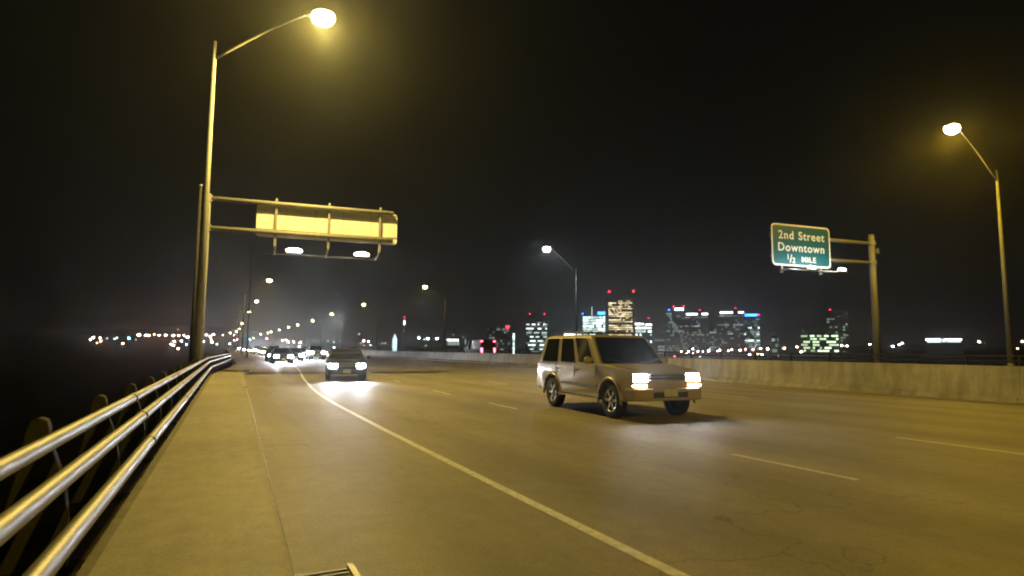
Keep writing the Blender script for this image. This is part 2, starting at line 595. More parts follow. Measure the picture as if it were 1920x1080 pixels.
# curved cast post: profile across the rail line (x = towards the road), curling in over the top rail
post_prof = [(.10, -.02), (.08, .3), (.05, .5), (0, .64), (-.04, .76), (-.045, .83), (-.06, .875), (-.10, .89), (-.14, .87), (-.16, .8), (-.18, .6), (-.24, .3), (-.27, -.02)]
pm = None
k = 0
start = 30 - 4.7          # first post just behind the camera
while True:
    d = start + 1.92 * k
    if k > 62 or d > cl[-1] - 2: break
    p, u = along(d)
    if pm is None:
        b = MB().prism(post_prof, -.045, .045)
        b.box(-.30, .17, -.09, .09, -.02, .0)
        b.lathe([(.03, 0), (.03, .04), (0, .045)], (-.14, .06, 0), 'Z', 8)
        o = b.build('post', M['cast'], rail_root, bevel=.012)
        pm = o
    else:
        o = pm.copy(); COL.objects.link(o); o.parent = rail_root
    o.location = Vector((p.x, p.y, .08)) - rail_root.location
    o.rotation_euler = (0, 0, math.atan2(u.y, u.x) - math.pi / 2)
    k += 1

# far railing beyond the other carriageway
fr = off(20, 39.0, 0)
far_rail = thing('railing', fr, 0, 'dim thin railing on the far edge of the opposite carriageway', 'railing')
SF = [s for s in SS if s < 320]
for z, r_ in ((1.17, .045), (.87, .045), (.55, .045)):
    MB().tube([off(s, 39.0, z) - fr for s in SF], r_, 8).build('rail', M['cast'], far_rail)
b = MB(); vs = []
prof = [(38.6, -.98), (38.6, .32), (39.4, .32), (39.4, -.98)]
for s in SF:
    for (o_, z) in prof: vs.append(off(s, o_, z) - fr)
b.add(vs, [(i * 4 + q, i * 4 + q + 1, (i + 1) * 4 + q + 1, (i + 1) * 4 + q) for i in range(len(SF) - 1) for q in range(3)])
b.build('plinth', M['lip'], far_rail)
pm2 = None
for k in range(56):
    s = -50 + k * 3.6
    p = off(s, 39.12, .32)
    if pm2 is None:
        pm2 = MB().prism([(.1, 0), (.04, .85), (-.08, .95), (.12, .0)][:0] or [(-.06, 0), (-.05, .9), (.06, .9), (.1, 0)], -.05, .05).build('post', M['cast'], far_rail)
        o = pm2
    else:
        o = pm2.copy(); COL.objects.link(o); o.parent = far_rail
    o.location = p - fr
    o.rotation_euler = (0, 0, heading(s) - math.pi / 2)

# ------------------------------------------------------------------ highway lamp posts
def lamp_post(px_lamp, d_lamp, side, label, lit=True, power=9000, z_lamp=15.5, base=None, arm=None, top=None, base_z=0.0, pm='galv', cool=False):
    """side +1: the pole stands left of the road and its arm reaches right; -1 the other way"""
    if isinstance(px_lamp, tuple):
        L = atd(px_lamp[0], px_lamp[1], d_lamp)
    else:
        L = px_lamp
    s, _ = near_s(L)
    h = heading(s) - math.pi / 2
    n = Vector((math.cos(h), math.sin(h), 0))
    if base is None:
        base = Vector((L.x, L.y, 0)) - n * side * 4.6
    B = Vector((base.x, base.y, base_z))
    dx = (Vector((L.x, L.y, 0)) - Vector((B.x, B.y, 0)))
    ln = dx.length; a = math.atan2(dx.y, dx.x)
    root = thing('street_lamp', B, a, label, 'street lamp', 'tall sodium lamps along the bridge')
    T = top if top else L.z - 2.2
    zt = T - B.z; zl = L.z - B.z
    MB().tube([(0, 0, .35), (0, 0, zt * .5), (0, 0, zt)], [.17, .125, .075], 12).build('pole', M[pm], root)
    bb = MB().box(-.26, .26, -.26, .26, 0, .05)
    bb.lathe([(.2, .05), (.2, .3), (.17, .36)], (0, 0, 0), 'Z', 12)
    bb.build('base', M['galv'], root)
    za = zt - 0.75
    pts = []
    for k in range(9):
        t = k / 8
        pts.append((0.06 + (ln - .75) * t, 0, za + (zl + .12 - za) * (.72 * t + .28 * math.sin(t * math.pi / 2))))
    MB().tube(pts, [.055 - .015 * k / 8 for k in range(9)], 8).build('arm', M[pm], root)
    hd = MB()
    hd.ellipsoid((ln - .15, 0, zl + .14), .68, .26, .14, 16, 8)
    head = hd.build('lamp_head', M['housing'], root)
    MB().ellipsoid((ln, 0, zl), .50, .42, .36, 16, 8, cut=.55).build('glass_bowl', M['bowl_cool'] if cool else M['bowl'] if lit else M['bowl_off'], head)
    if lit and power:
        light('lamp_light', 'SPOT', root, (ln, 0, zl - .34), power, (.85, .92, 1) if cool else SODIUM_NEAR if power > PW * 1.2 else SODIUM, .14, rot=(0, 0, 0), size=R(172), blend=.3)
    return root
def near_s(P):
    q = v2(P); best = (1e18, 0)
    for s in range(-50, 1000, 2):
        p, u, n = spine(s)
        d = abs((q - p).dot(u)) if (q - p).length < 120 else 1e9
        if d < best[0]: best = (d, s)
    return best[1], best[0]
def lamp_depth(px, py, z=15.5):
    d = ray(px, py)
    return (z - CAM.z) / d.z * d.y

PW = 19000
# nearest left post: pole stands just outside the railing
LB = atd(368, 690, 24.6)
lamp_post((606, 33), lamp_depth(606, 33), 1, 'tallest lamp post, just outside the near railing, its lamp blazing at top of view', True, PW * 1.5,
          base=LB, top=atd(407, 78, 24.6).z, base_z=-.7)
RB = atd(1896, 690, 40.0)
lamp_post((1785, 241), 37.5, -1, 'lit lamp post at the far right, leaning arm over the opposite carriageway', True, PW * .45, base=RB, top=atd(1873, 318, 40.0).z, base_z=.32)
# the one behind the camera lights the foreground
bl = off(-27, 1.3, 15.5)
lamp_post(bl, 0, 1, 'lit lamp post on the near side behind the viewpoint', True, PW)
bl = off(-30, 34, 15.5)
lamp_post(bl, 0, -1, 'lit lamp post on the far side behind the viewpoint', True, PW * .45)
bl = off(-8, 34, 15.5)
# unlit post
ub = atd(464, 648, 82)
lamp_post(atd(500, 441, 84), 0, 1, 'unlit lamp post behind the blank sign back', False, 0, base=ub, top=atd(467, 460, 82).z, base_z=-.7)
left_l = [((505, 526), 'first lit lamp beyond the sign back on the left row'), ((481, 565), 'second lit lamp beyond the sign back on the left row'),
          ((467, 585), 'third lit lamp beyond the sign back on the left row'), ((454, 606.5), 'fourth lit lamp beyond the sign back on the left row')]
for (p, lb) in left_l:
    lamp_post(p, lamp_depth(*p), 1, lb, True, PW * .45, base_z=-.7, pm='galv_dim')
for p in ((448, 616.5), (443.5, 622), (439, 628), (432, 624.5), (418, 628.5)):
    lamp_post(p, min(lamp_depth(*p), 800), 1, 'tiny lit lamp where the left row runs together', True, 0, base_z=-.7)
right_l = [((1025, 467), 'cool white lamp high above the silver SUV'), ((797, 538), 'lit lamp of the right row above and right of the dark sedan'),
           ((682, 571), 'lit lamp of the right row directly above the dark sedan'), ((622, 589), 'fourth lit lamp from the right in the receding row'),
           ((586, 601), 'fifth lit lamp from the right in the receding row')]
for i, (p, lb) in enumerate(right_l):
    top = None; base = None
    d = lamp_depth(*p)
    if i == 0:
        base = atd(1081, 660, d + 1.8); top = atd(1079, 500, d).z
    if i == 1:
        base = atd(833, 655, d + 2); top = atd(831, 556, d).z
    lamp_post(p, d, -1, lb, True, PW * .3, base=base, top=top, base_z=.32, pm='galv_dim', cool=(i == 0))
for p in ((558, 609), (541, 614), (524, 618.5), (508, 622), (502, 624), (489, 626.5), (475.5, 634)):
    lamp_post(p, min(lamp_depth(*p), 900), -1, 'tiny lit lamp where the right row runs together', True, 0)

# thin mast left of the lamp post
mb = atd(356.5, 690, 26.5)
mast = thing('steel_mast', (mb.x, mb.y, -.7), 0, 'thin dark steel mast just left of the tall lamp post', 'mast')
zt = atd(372.5, 349, 26.5).z + .7
MB().tube([(0, 0, 0), (0, 0, zt)], [.075, .055], 10).build('tube', M['cast'], mast)
MB().lathe([(.09, zt), (.085, zt + .05), (0, zt + .09)], (0, 0, 0), 'Z', 10).build('cap', M['galv'], mast)
MB().box(-.17, .17, -.17, .17, 0, .05).build('base', M['galv'], mast)

# ------------------------------------------------------------------ sign gantries
def gantry(post_xy, z0, z_top, yaw, side, px_panel, z_arm, panel_z, label, front, armR=.115, postR=.2):
    """local x = along the arms (away from the post), local y = away along the road; the panel hangs on the -y or +y side"""
    root = thing('road_sign_gantry', (post_xy.x, post_xy.y, z0), yaw, label, 'road sign')
    H = z_top - z0
    pg = MB().tube([(0, 0, .05), (0, 0, H)], [postR, postR * .8], 16)
    pg.build('post', M['galv'], root)
    MB().lathe([(postR * .9, H), (postR * .6, H + .07), (0, H + .1)], (0, 0, 0), 'Z', 16).build('cap', M['galv'], root)
    MB().box(-.35, .35, -.35, .35, 0, .06).build('base', M['galv'], root)
    x0, x1 = px_panel
    for z in z_arm:
        a = MB().tube([(0, 0, z - z0), (x1 - .25, 0, z - z0)], armR, 14)
        a.lathe([(postR * 1.15, -.16), (postR * 1.15, .16)], (0, 0, z - z0), 'Z', 16)
        a.build('arm', M['galv'], root)
    return root
# left: seen from behind
psi = heading(26) - math.pi / 2
dirr = Vector((math.cos(psi), math.sin(psi), 0))
DG = 27.6
GP = atd(371.5, 690, DG)
def on_plane(P, dr, px, py):
    """point where the view ray through a pixel meets the upright plane through P along dr"""
    nn = Vector((-dr.y, dr.x, 0)); d = ray(px, py)
    t = (Vector((P.x, P.y, 0)) - CAM).dot(nn) / d.dot(nn)
    return CAM + d * t
def loc(P, dr, Q): return (Vector((Q.x, Q.y, 0)) - Vector((P.x, P.y, 0))).dot(dr)
q1 = on_plane(GP, dirr, 480, 415); q2 = on_plane(GP, dirr, 746, 427)
xa, xb = loc(GP, dirr, q1), loc(GP, dirr, q2)
za1 = on_plane(GP, dirr, 480, 379).z; za2 = on_plane(GP, dirr, 480, 433.5).z
zp_t = on_plane(GP, dirr, 480, 386).z; zp_b = on_plane(GP, dirr, 480, 442).z
zp_t = (zp_t + on_plane(GP, dirr, 740, 394).z) / 2; zp_b = (zp_b + on_plane(GP, dirr, 740, 457).z) / 2
print('left sign', xa, xb, za1, za2, zp_t, zp_b)
z0 = -.7
gl = gantry(GP, z0, za1 + .16, psi, 1, (xa, xb), (za1, za2), None, 'large blank-backed road sign held out over the road by two arms, seen from behind', False, armR=.11, postR=.17)
def rounded(x0, x1, z0, z1, r, n=6):
    pts = []
    for cx_, cz_, a0 in ((x1 - r, z0 + r, -90), (x1 - r, z1 - r, 0), (x0 + r, z1 - r, 90), (x0 + r, z0 + r, 180)):
        for k in range(n + 1):
            a = R(a0 + 90 * k / n); pts.append((cx_ + r * math.cos(a), cz_ + r * math.sin(a)))
    return pts
yb = .22
pn = MB().prism(rounded(xa, xb, zp_b - z0, zp_t - z0, .16), yb, yb + .03).build('sign_panel', M['signback'], gl)
for z in (zp_t - .06, zp_t - .36, zp_b + .40, zp_b + .08):
    MB().box(xa + .03, xb - .05, yb - .05, yb - .001, z - z0 - .035, z - z0 + .035).build('stiffener', M['signback'], pn)
for k in range(1, 5):
    x = xa + (xb - xa) * k / 5
    MB().box(x - .008, x + .008, yb - .006, yb - .001, zp_b - z0 + .02, zp_t - z0 - .02).build('panel_seam', M['lip'], pn)
for px in (517, 617, 713):
    x = loc(GP, dirr, on_plane(GP, dirr, px, 420))
    b = MB().box(x - .055, x + .055, yb - .17, yb - .052, zp_b - z0 - .45, zp_t - z0 + .27)
    b.build('bracket', M['galv'], gl)
    b = MB().tube([(x, yb - .11, zp_b - z0 - .42), (x - .02, yb + .5, zp_b - z0 - .62), (x - .04, yb + 1.1, zp_b - z0 - .68)], .045, 8)
    b.build('light_bracket', M['galv'], gl)
xl0, xl1 = loc(GP, dirr, on_plane(GP, dirr, 492, 463)), loc(GP, dirr, on_plane(GP, dirr, 716, 481))
MB().tube([(xl0, yb + 1.1, zp_b - z0 - .66), (xl1, yb + 1.1, zp_b - z0 - .66)], .05, 8).build('light_bar', M['galv'], gl)
for px in (540, 673):
    x = loc(GP, dirr, on_plane(GP, dirr, px, 463)) + .3
    fx = MB().box(x - .42, x + .42, yb + 1.0, yb + 1.35, zp_b - z0 - .60, zp_b - z0 - .52).build('floodlight', M['housing'], gl, bevel=.02)
    MB().ellipsoid((x, yb + 1.16, zp_b - z0 - .42), .40, .15, .13).build('lens', M['flood'], fx)
    light('flood_light', 'POINT', gl, (x, yb + 1.05, zp_b - z0 - .2), 40, (1, .85, .6), .06)

# right: green sign, seen from the front
GR = atd(1646, 682, 46.0)
sR = near_s(GR)[0]
psiR = heading(sR) - math.pi / 2 + math.pi
dR = Vector((math.cos(psiR), math.sin(psiR), 0))
qa = on_plane(GR, dR, 1549, 465); qb = on_plane(GR, dR, 1440, 460)
xa, xb = loc(GR, dR, qa), loc(GR, dR, qb)
z0 = .32
zA1, zA2 = on_plane(GR, dR, 1600, 454).z, on_plane(GR, dR, 1600, 491).z
zt_, zb_ = (on_plane(GR, dR, 1555, 429).z + on_plane(GR, dR, 1444, 421).z) / 2, (on_plane(GR, dR, 1555, 504).z + on_plane(GR, dR, 1442, 499).z) / 2
print('right sign', xa, xb, zt_, zb_, zA1, zA2)
gr = gantry(GR, z0, on_plane(GR, dR, 1634, 442).z, psiR, -1, (xa, xb), (zA1, zA2), None, 'green highway sign reading 2nd Street Downtown half mile on a grey post', True, armR=.14, postR=.27)
# local +x runs left in the picture, so local +y faces the camera
yf = .32
MB().box(-.42, -.24, .05, .3, zA2 - z0 + .75, zA2 - z0 + 1.15).build('junction_box', M['housing'], gr)
bd = MB().prism(rounded(xa, xb, zb_ - z0, zt_ - z0, .32), yf, yf + .03).build('sign_border', M['legend'], gr)
face = MB().prism(rounded(xa + .12, xb - .12, zb_ - z0 + .12, zt_ - z0 - .12, .24), yf + .012, yf + .036).build('sign_face', M['green'], gr)
for x in (xa + .9, xb - .9):
    MB().box(x - .06, x + .06, .14, yf - .002, zb_ - z0 - .5, zt_ - z0 + .05).build('bracket', M['galv'], gr)
def text(s, xc, zc, size, parent, m, depth_y, wscale=1.0, bold=.016, name='lettering'):
    cu = bpy.data.curves.new('t', 'FONT')
    cu.body = s; cu.size = size; cu.align_x = 'CENTER'; cu.align_y = 'CENTER'
    cu.extrude = .004; cu.offset = bold * size; cu.space_character = 1.14
    to = bpy.data.objects.new('t', cu); COL.objects.link(to)
    bpy.context.view_layer.update()
    me = bpy.data.meshes.new_from_object(to.evaluated_get(bpy.context.evaluated_depsgraph_get()))
    COL.objects.unlink(to); bpy.data.objects.remove(to)
    me.transform(Matrix.Diagonal((wscale, 1, 1, 1)))
    me.materials.clear(); me.materials.append(m)
    me.name = name
    o = bpy.data.objects.new(name, me); COL.objects.link(o); o.parent = parent
    o.location = (xc, depth_y, zc)
    o.rotation_euler = (math.pi / 2, 0, math.pi)     # reads from the +y side
    return o
xm = (xa + xb) / 2; HH = zt_ - zb_
zz = lambda f: zt_ - z0 - HH * f
text('2nd', xm + 1.40, zz(.27), .84, face, M['legend'], yf + .042, 1.03)
text('Street', xm - .95, zz(.27), .84, face, M['legend'], yf + .042, 1.03)
text('Downtown', xm + .02, zz(.56), .84, face, M['legend'], yf + .042, 1.02)
text('1', xm + 1.30, zz(.79), .56, face, M['legend'], yf + .042)
text('/', xm + 1.04, zz(.83), .80, face, M['legend'], yf + .042)
text('2', xm + .78, zz(.865), .56, face, M['legend'], yf + .042)
text('MILE', xm - .62, zz(.83), .56, face, M['legend'], yf + .042, 1.1)
zl = zb_ - z0 - .33
MB().tube([(xa - .6, yf + .9, zl - .05), (xb - .5, yf + .9, zl - .05)], .06, 8).build('light_bar', M['galv'], gr)
for x in (xa + .9, xb - .9):
    MB().tube([(x, .2, zl + .05), (x, yf + .9, zl - .05)], .05, 8).build('light_bracket', M['galv'], gr)
for px in (1497, 1552):
    x = loc(GR, dR, on_plane(GR, dR, px, 505))
    fx = MB().box(x - .42, x + .42, yf + .75, yf + 1.05, zl - .02, zl + .08).build('floodlight', M['housing'], gr, bevel=.02)
    MB().ellipsoid((x, yf + .9, zl + .17), .38, .13, .12).build('lens', M['flood'], fx)
for x in (xa + .9, xm, xb - .9):
    light('flood_light', 'POINT', gr, (x, yf + 1.1, zl + .38), 85, (.84, .96, 1), .1)

# drain grate by the kerb
g0 = at(560, 1070); g1 = at(662, 1062)
dg = thing('drain_grate', (g1.x, g1.y, .004), math.pi / 2 + HEAD0, 'iron drain grate with a bright steel edge, set in the gutter by the kerb', 'drain')
b = MB().box(-.62, -.02, .05, .34, -.003, .003)
b.build('pit_shade', M['dark'], dg)  # flat dark sheet standing in for the shade below the bars
for k in range(9):
    MB().box(-.60 + k * .065, -.575 + k * .065, .05, .34, .003, .012).build('bar', M['iron'], dg)
MB().box(-.66, .0, .0, .045, 0, .02).build('frame', M['alu'], dg, bevel=.004)
MB().box(-.66, .0, .345, .38, 0, .012).build('frame', M['iron'], dg)
# small reflector on the kerb
rp = ptat(CURB, at(459, 727, .15).y)
rf = thing('kerb_reflector', (rp.x, rp.y, .157), HEAD0, 'small white reflector stuck on the kerb near the tall lamp post', 'reflector')
MB().box(-.10, .02, -.05, .05, 0, .035).build('housing', M['legend'], rf, bevel=.01)
MB().box(-.09, .01, -.055, -.0505, .008, .03).build('lens', mat('reflector_lens', (.8, .85, .8), .15, emit=None), rf)

# ------------------------------------------------------------------ cars
M['rubber'] = mat('tyre_rubber', (.018, .018, .018), .75)
M['rim'] = mat('alloy_rim', (.5, .5, .5), .3, .9)
M['glass'] = mat('car_window_glass', (.012, .014, .014), .06, 0, coat=0, spec=.7)
M['grille'] = mat('dark_grille', (.03, .03, .03), .35, .4)
M['chrome'] = mat('chrome_trim', (.6, .6, .6), .15, 1.0)
M['beam'] = mat('lit_headlight', (.9, .9, 1), .1, emit=(.86, .91, 1.0), es=110, sample=False)
M['turn'] = mat('lit_turn_signal', (.9, .5, .2), .1, emit=(1, .50, .30), es=14, sample=False)
M['tail'] = mat('lit_tail_light', (.6, .02, .02), .2, emit=(1, .05, .09), es=22, sample=False)
M['plate'] = mat('licence_plate', (.6, .6, .58), .5)
M['far_beam'] = mat('lit_headlight_full_beam', (.9, .9, 1), .1, emit=(.84, .90, 1.0), es=1500, sample=False)
HLCOL = (.86, .92, 1.0)

def make_car(name, paint, P, label, cat, group=None, beams=(420, 60), detail=True, lit='front'):
    """local x forward, y left, z up; origin on the ground at the middle of the wheelbase"""
    root = thing(name, (0, 0, 0), 0, label, cat, group)
    W = P['W'] / 2; r = P['r']; ax = P['ax']
    def arch(cx_, n=9):
        ra = r + .07
        return [(cx_ + ra * math.cos(a), r + ra * math.sin(a)) for a in [math.pi * (k / (n - 1)) for k in range(n)]]
    # lower body outline with wheel arches, from the nose round the top to the tail and back along the sill
    top = P['top']
    sill = P['sill']
    prof = list(top)
    prof += [(-ax - r - .07, sill)] + arch(-ax)[::-1] + [(-ax + r + .07, sill), (ax - r - .07, sill)] + arch(ax)[::-1] + [(ax + r + .07, sill)]
    nx = max(q[0] for q in top); tx = min(q[0] for q in top)
    def taper(x):
        f = max(0, (x - ax * .7) / (nx - ax * .7)); g = max(0, (-x - ax * .8) / (-tx - ax * .8))
        return 1 - P.get('tn', .10) * f * f - .07 * g * g
    b = MB()
    n = len(prof); rows = []
    zs = P['belt']
    for (yy, zin) in ((-1, 0), (1, 0)):
        rows.append([(x, yy * W * taper(x) * (1 - .03 * max(0, z - .7) / .4), z) for x, z in prof])
    vs = rows[0] + rows[1]
    fs = [tuple(range(n)), tuple(range(2 * n - 1, n - 1, -1))] + [(i, i + n, (i + 1) % n + n, (i + 1) % n) for i in range(n)]
    b.add(vs, fs)
    body = b.build('body', paint, root, bevel=P.get('bev', .05), seg=3)
    for p in body.data.polygons: p.use_smooth = True
    # cabin
    (bf, br), (rf_, rr_), H = P['bx'], P['rx'], P['H']
    zb = P['belt'] - .03
    wb, wr = W * .95, W * P.get('roofw', .80)
    c8 = [(bf, wb, zb), (bf, -wb, zb), (br, -wb, zb), (br, wb, zb), (rf_, wr, H - .04), (rf_, -wr, H - .04), (rr_, -wr, H - .04), (rr_, wr, H - .04)]
    b = MB().add(c8, [(0, 1, 2, 3), (4, 7, 6, 5), (0, 4, 5, 1), (1, 5, 6, 2), (2, 6, 7, 3), (3, 7, 4, 0)])
    b.build('cabin', paint, root, bevel=.06, seg=3)
    rb = MB().add([(rf_ - .05, wr * .97, H - .05), (rf_ - .05, -wr * .97, H - .05), (rr_ + .05, -wr * .97, H - .05), (rr_ + .05, wr * .97, H - .05),
                   (rf_ - .25, wr * .85, H), (rf_ - .25, -wr * .85, H), (rr_ + .2, -wr * .85, H), (rr_ + .2, wr * .85, H)],
                  [(0, 1, 2, 3), (4, 7, 6, 5), (0, 4, 5, 1), (1, 5, 6, 2), (2, 6, 7, 3), (3, 7, 4, 0)])
    rb.build('roof', paint, root, bevel=.03, seg=2)
    def lerp(a, b_, t): return tuple(a[i] + (b_[i] - a[i]) * t for i in range(3))
    def pane(nm, A, B_, C, D, inset, out):
        """A,B bottom; D,C top; pushed out along the outward vector"""
        cen = tuple(sum(q[i] for q in (A, B_, C, D)) / 4 for i in range(3))
        pts = []
        for q in (A, B_, C, D):
            v = Vector(q) - Vector(cen)
            k = 1 - inset / max(.2, v.length)
            pts.append(Vector(cen) + v * k)
        nrm = (pts[1] - pts[0]).cross(pts[3] - pts[0]).normalized()
        if nrm.dot(Vector(out)) < 0: nrm = -nrm
        f = [p + nrm * .012 for p in pts]; bk = [p - nrm * .03 for p in pts]
        m_ = MB().add(f + bk, [(0, 1, 2, 3), (7, 6, 5, 4), (0, 4, 5, 1), (1, 5, 6, 2), (2, 6, 7, 3), (3, 7, 4, 0)])
        return m_.build(nm, M['glass'], root)
    pane('windshield', c8[1], c8[0], c8[4], c8[5], .09, (1, 0, .5))
    pane('rear_window', c8[3], c8[2], c8[6], c8[7], .10, (-1, 0, .3))
    cuts = P['cuts']
    for sy, (A0, B0, C0_, D0) in ((1, (c8[0], c8[3], c8[7], c8[4])), (-1, (c8[1], c8[2], c8[6], c8[5]))):
        for (t0, t1) in cuts:
            A = lerp(A0, B0, t0); B_ = lerp(A0, B0, t1); C_ = lerp(D0, C0_, t1); D_ = lerp(D0, C0_, t0)
            pane('side_window', A, B_, C_, D_, .055, (0, sy, .2))
    # wheels
    for sx in (1, -1):
        for sy in (1, -1):
            wy = sy * (W - .115) * (1 if sx < 0 else .985)
            ty = MB().lathe([(r * .64, -.10), (r * .9, -.105), (r * .985, -.08), (r, -.04), (r, .04), (r * .985, .08), (r * .9, .105), (r * .64, .10)], (sx * ax, wy, r), 'Y', 28)
            wh = ty.build('wheel', M['rubber'], root)
            rm = MB()
            yo = sy * .085
            rm.lathe([(r * .65, yo - sy * .15), (r * .65, yo + sy * .01), (r * .60, yo + sy * .012), (r * .585, yo - sy * .03)], (sx * ax, wy, r), 'Y', 28)
            rm.lathe([(r * .16, yo - sy * .03), (r * .15, yo + sy * .012), (0.001, yo + sy * .016)], (sx * ax, wy, r), 'Y', 14)
            for k in range(P.get('spokes', 6)):
                a = 2 * math.pi * k / P.get('spokes', 6)
                ca, sa = math.cos(a), math.sin(a); q = r * .075
                vs = []
                for yy in (yo - sy * .03, yo):
                    for (rad, wd) in ((r * .12, q), (r * .62, q * 1.1)):
                        for s_ in (-1, 1):
                            vs.append((sx * ax + ca * rad - sa * wd * s_, wy + yy, r + sa * rad + ca * wd * s_))
                rm.add(vs, [(0, 1, 3, 2), (4, 6, 7, 5), (0, 4, 5, 1), (2, 3, 7, 6), (0, 2, 6, 4), (1, 5, 7, 3)])
            rm.build('rim', M['rim'], wh)
            MB().lathe([(r * .63, 0), (0.001, 0)], (sx * ax, wy - sy * .01, r), 'Y', 20).build('brake_disc', M['grille'], wh)
    # dark wheel wells / underbody
    MB().box(-ax - r, ax + r, -W + .24, W - .24, sill + .02, .62).build('underbody', M['dark'], root)
    # nose
    nw = W * taper(nx)
    hl = P['hl']                                   # z0,z1 of headlights, inner y fraction
    for sy in (1, -1):
        y0, y1 = sorted((sy * nw * hl[2], sy * nw * .985))
        xx = nx + hl[3]
        h = MB().add([(xx, y0, hl[0]), (xx, y1, hl[0]), (xx - .02, y1, hl[1]), (xx - .02, y0, hl[1]), (xx - .25, y0, hl[0]), (xx - .25, y1, hl[0]), (xx - .25, y1, hl[1]), (xx - .25, y0, hl[1])],
                     [(0, 1, 2, 3), (4, 7, 6, 5), (0, 4, 5, 1), (2, 6, 7, 3), (0, 3, 7, 4), (1, 5, 6, 2)])
        h.build('headlight', M['beam'] if lit in ('front', 'both') else M['glass'], root, bevel=.02)
        if P.get('turn'):
            y0, y1 = sorted((sy * nw * .60, sy * nw * 1.0))
            MB().box(xx - .16, xx + .012, y0, y1, P['turn'][0], P['turn'][1]).build('turn_signal', M['turn'] if lit in ('front', 'both') else M['glass'], root, bevel=.015)
        y0, y1 = sorted((sy * W * .70, sy * W * .90))
        MB().box(tx - .012, tx + .12, y0, y1, P['tl'][0], P['tl'][1]).build('tail_light', M['tail'], root, bevel=.015)
    xx = nx + P['hl'][3]
    gb = MB().box(xx - .1, xx - .012, -nw * (hl[2] - .03), nw * (hl[2] - .03), hl[0] - .02, hl[1])
    gg = gb.build('grille', M['grille'], root)
    for z in P['gb']:
        MB().box(xx - .05, xx - .002, -nw * (hl[2] - .04), nw * (hl[2] - .04), z - .012, z + .012).build('grille_bar', M['chrome'], gg, bevel=.004)
    bp = P['bump']
    b = MB()
    b.add([(nx - .22, -W * .97, bp[0]), (nx + .02, -nw * 1.0, bp[0]), (nx + .10, -nw * .8, bp[0]), (nx + .10, nw * .8, bp[0]), (nx + .02, nw * 1.0, bp[0]), (nx - .22, W * .97, bp[0]),
           (nx - .22, -W * .97, bp[1]), (nx + .02, -nw * 1.0, bp[1]), (nx + .10, -nw * .8, bp[1]), (nx + .10, nw * .8, bp[1]), (nx + .02, nw * 1.0, bp[1]), (nx - .22, W * .97, bp[1])],
          [(0, 1, 2, 3, 4, 5), (11, 10, 9, 8, 7, 6), (0, 6, 7, 1), (1, 7, 8, 2), (2, 8, 9, 3), (3, 9, 10, 4), (4, 10, 11, 5), (5, 11, 6, 0)])
    b.build('front_bumper', P.get('bumpmat', paint), root, bevel=.03)
    MB().box(nx + .06, nx + .104, -nw * .5, nw * .5, bp[0] + .06, bp[0] + .17).build('air_intake', M['dark'], root)
    MB().box(tx - .10, tx + .15, -W * .9, W * .9, bp[0], bp[1] + .02).build('rear_bumper', P.get('bumpmat', paint), root, bevel=.03)
    MB().box(nx + .10, nx + .115, -.16, .16, bp[1] - .16, bp[1] - .02).build('licence_plate', M['plate'], root)
    for sy in (1, -1):
        MB().ellipsoid((bf - .28, sy * (W + .10), zb + .10), .07, .10, .085).build('wing_mirror', P.get('mirmat', paint), root)
        for hx in P['handles']:
            MB().box(hx - .08, hx + .08, sy * W * .985 - .012, sy * W * .985 + .012, P['belt'] - .17, P['belt'] - .135).build('door_handle', M['chrome'] if detail else paint, root, bevel=.006)
        for dx_ in P['doors']:
            MB().box(dx_ - .006, dx_ + .006, sy * W * .985 - .006, sy * W * .985 + .004, sill + .12, P['belt'] - .06).build('door_seam', M['dark'], root)
        MB().box(-ax + r + .12, ax - r - .12, sy * W - .012, sy * W + .022, P['mould'][0], P['mould'][1]).build('side_moulding', P.get('mouldmat', paint), root, bevel=.008)
    if beams and lit in ('front', 'both'):
        zc = (hl[0] + hl[1]) / 2
        for sy in (1, -1):
            y = sy * nw * (hl[2] + .985) / 2
            # low beam, pointed down the road
            light('low_beam', 'SPOT', root, (nx + .16, y, zc), beams[0], HLCOL, .07, rot=(math.pi / 2 - R(beams[2] if len(beams) > 2 else 5), 0, -math.pi / 2), size=R(52), blend=.9)
            if beams[1]:
                light('glare', 'SPOT', root, (nx + .16, y, zc), beams[1], HLCOL, .09, rot=(math.pi / 2 + R(21), 0, -math.pi / 2), size=R(62), blend=1.0).scale = (2.2, 1, 1)  # extra spot tilted up, added so each headlight gets a halo
    return root

silver = mat('silver_beige_paint', (.42, .365, .24), .40, .35, coat=.3)
suvP = dict(W=1.80, r=.365, ax=1.34, sill=.40, belt=1.10, H=1.74, bx=(.93, -2.22), rx=(.32, -2.06), roofw=.80, tn=.09,
            top=[(2.06, .46), (2.10, .62), (2.09, .90), (1.98, .985), (1.30, 1.06), (.95, 1.10), (-2.25, 1.10), (-2.33, .98), (-2.34, .50)],
            cuts=((.075, .315), (.345, .60), (.64, .93)), hl=(.77, .92, .56, .005), turn=(.665, .72), tl=(.80, 1.02), gb=(.80, .86, .92), bump=(.40, .64),
            handles=(-.10, -1.02), doors=(.78, -.18, -1.12), mould=(.60, .66), bev=.045, spokes=6, bumpmat=silver,
            mouldmat=mat('grey_moulding', (.16, .155, .15), .5))
suv = make_car('parked_suv'.replace('parked_', ''), silver, suvP, 'silver SUV with roof rack driving towards the viewer in the second lane', 'car', None, beams=(24, 1500, 13))
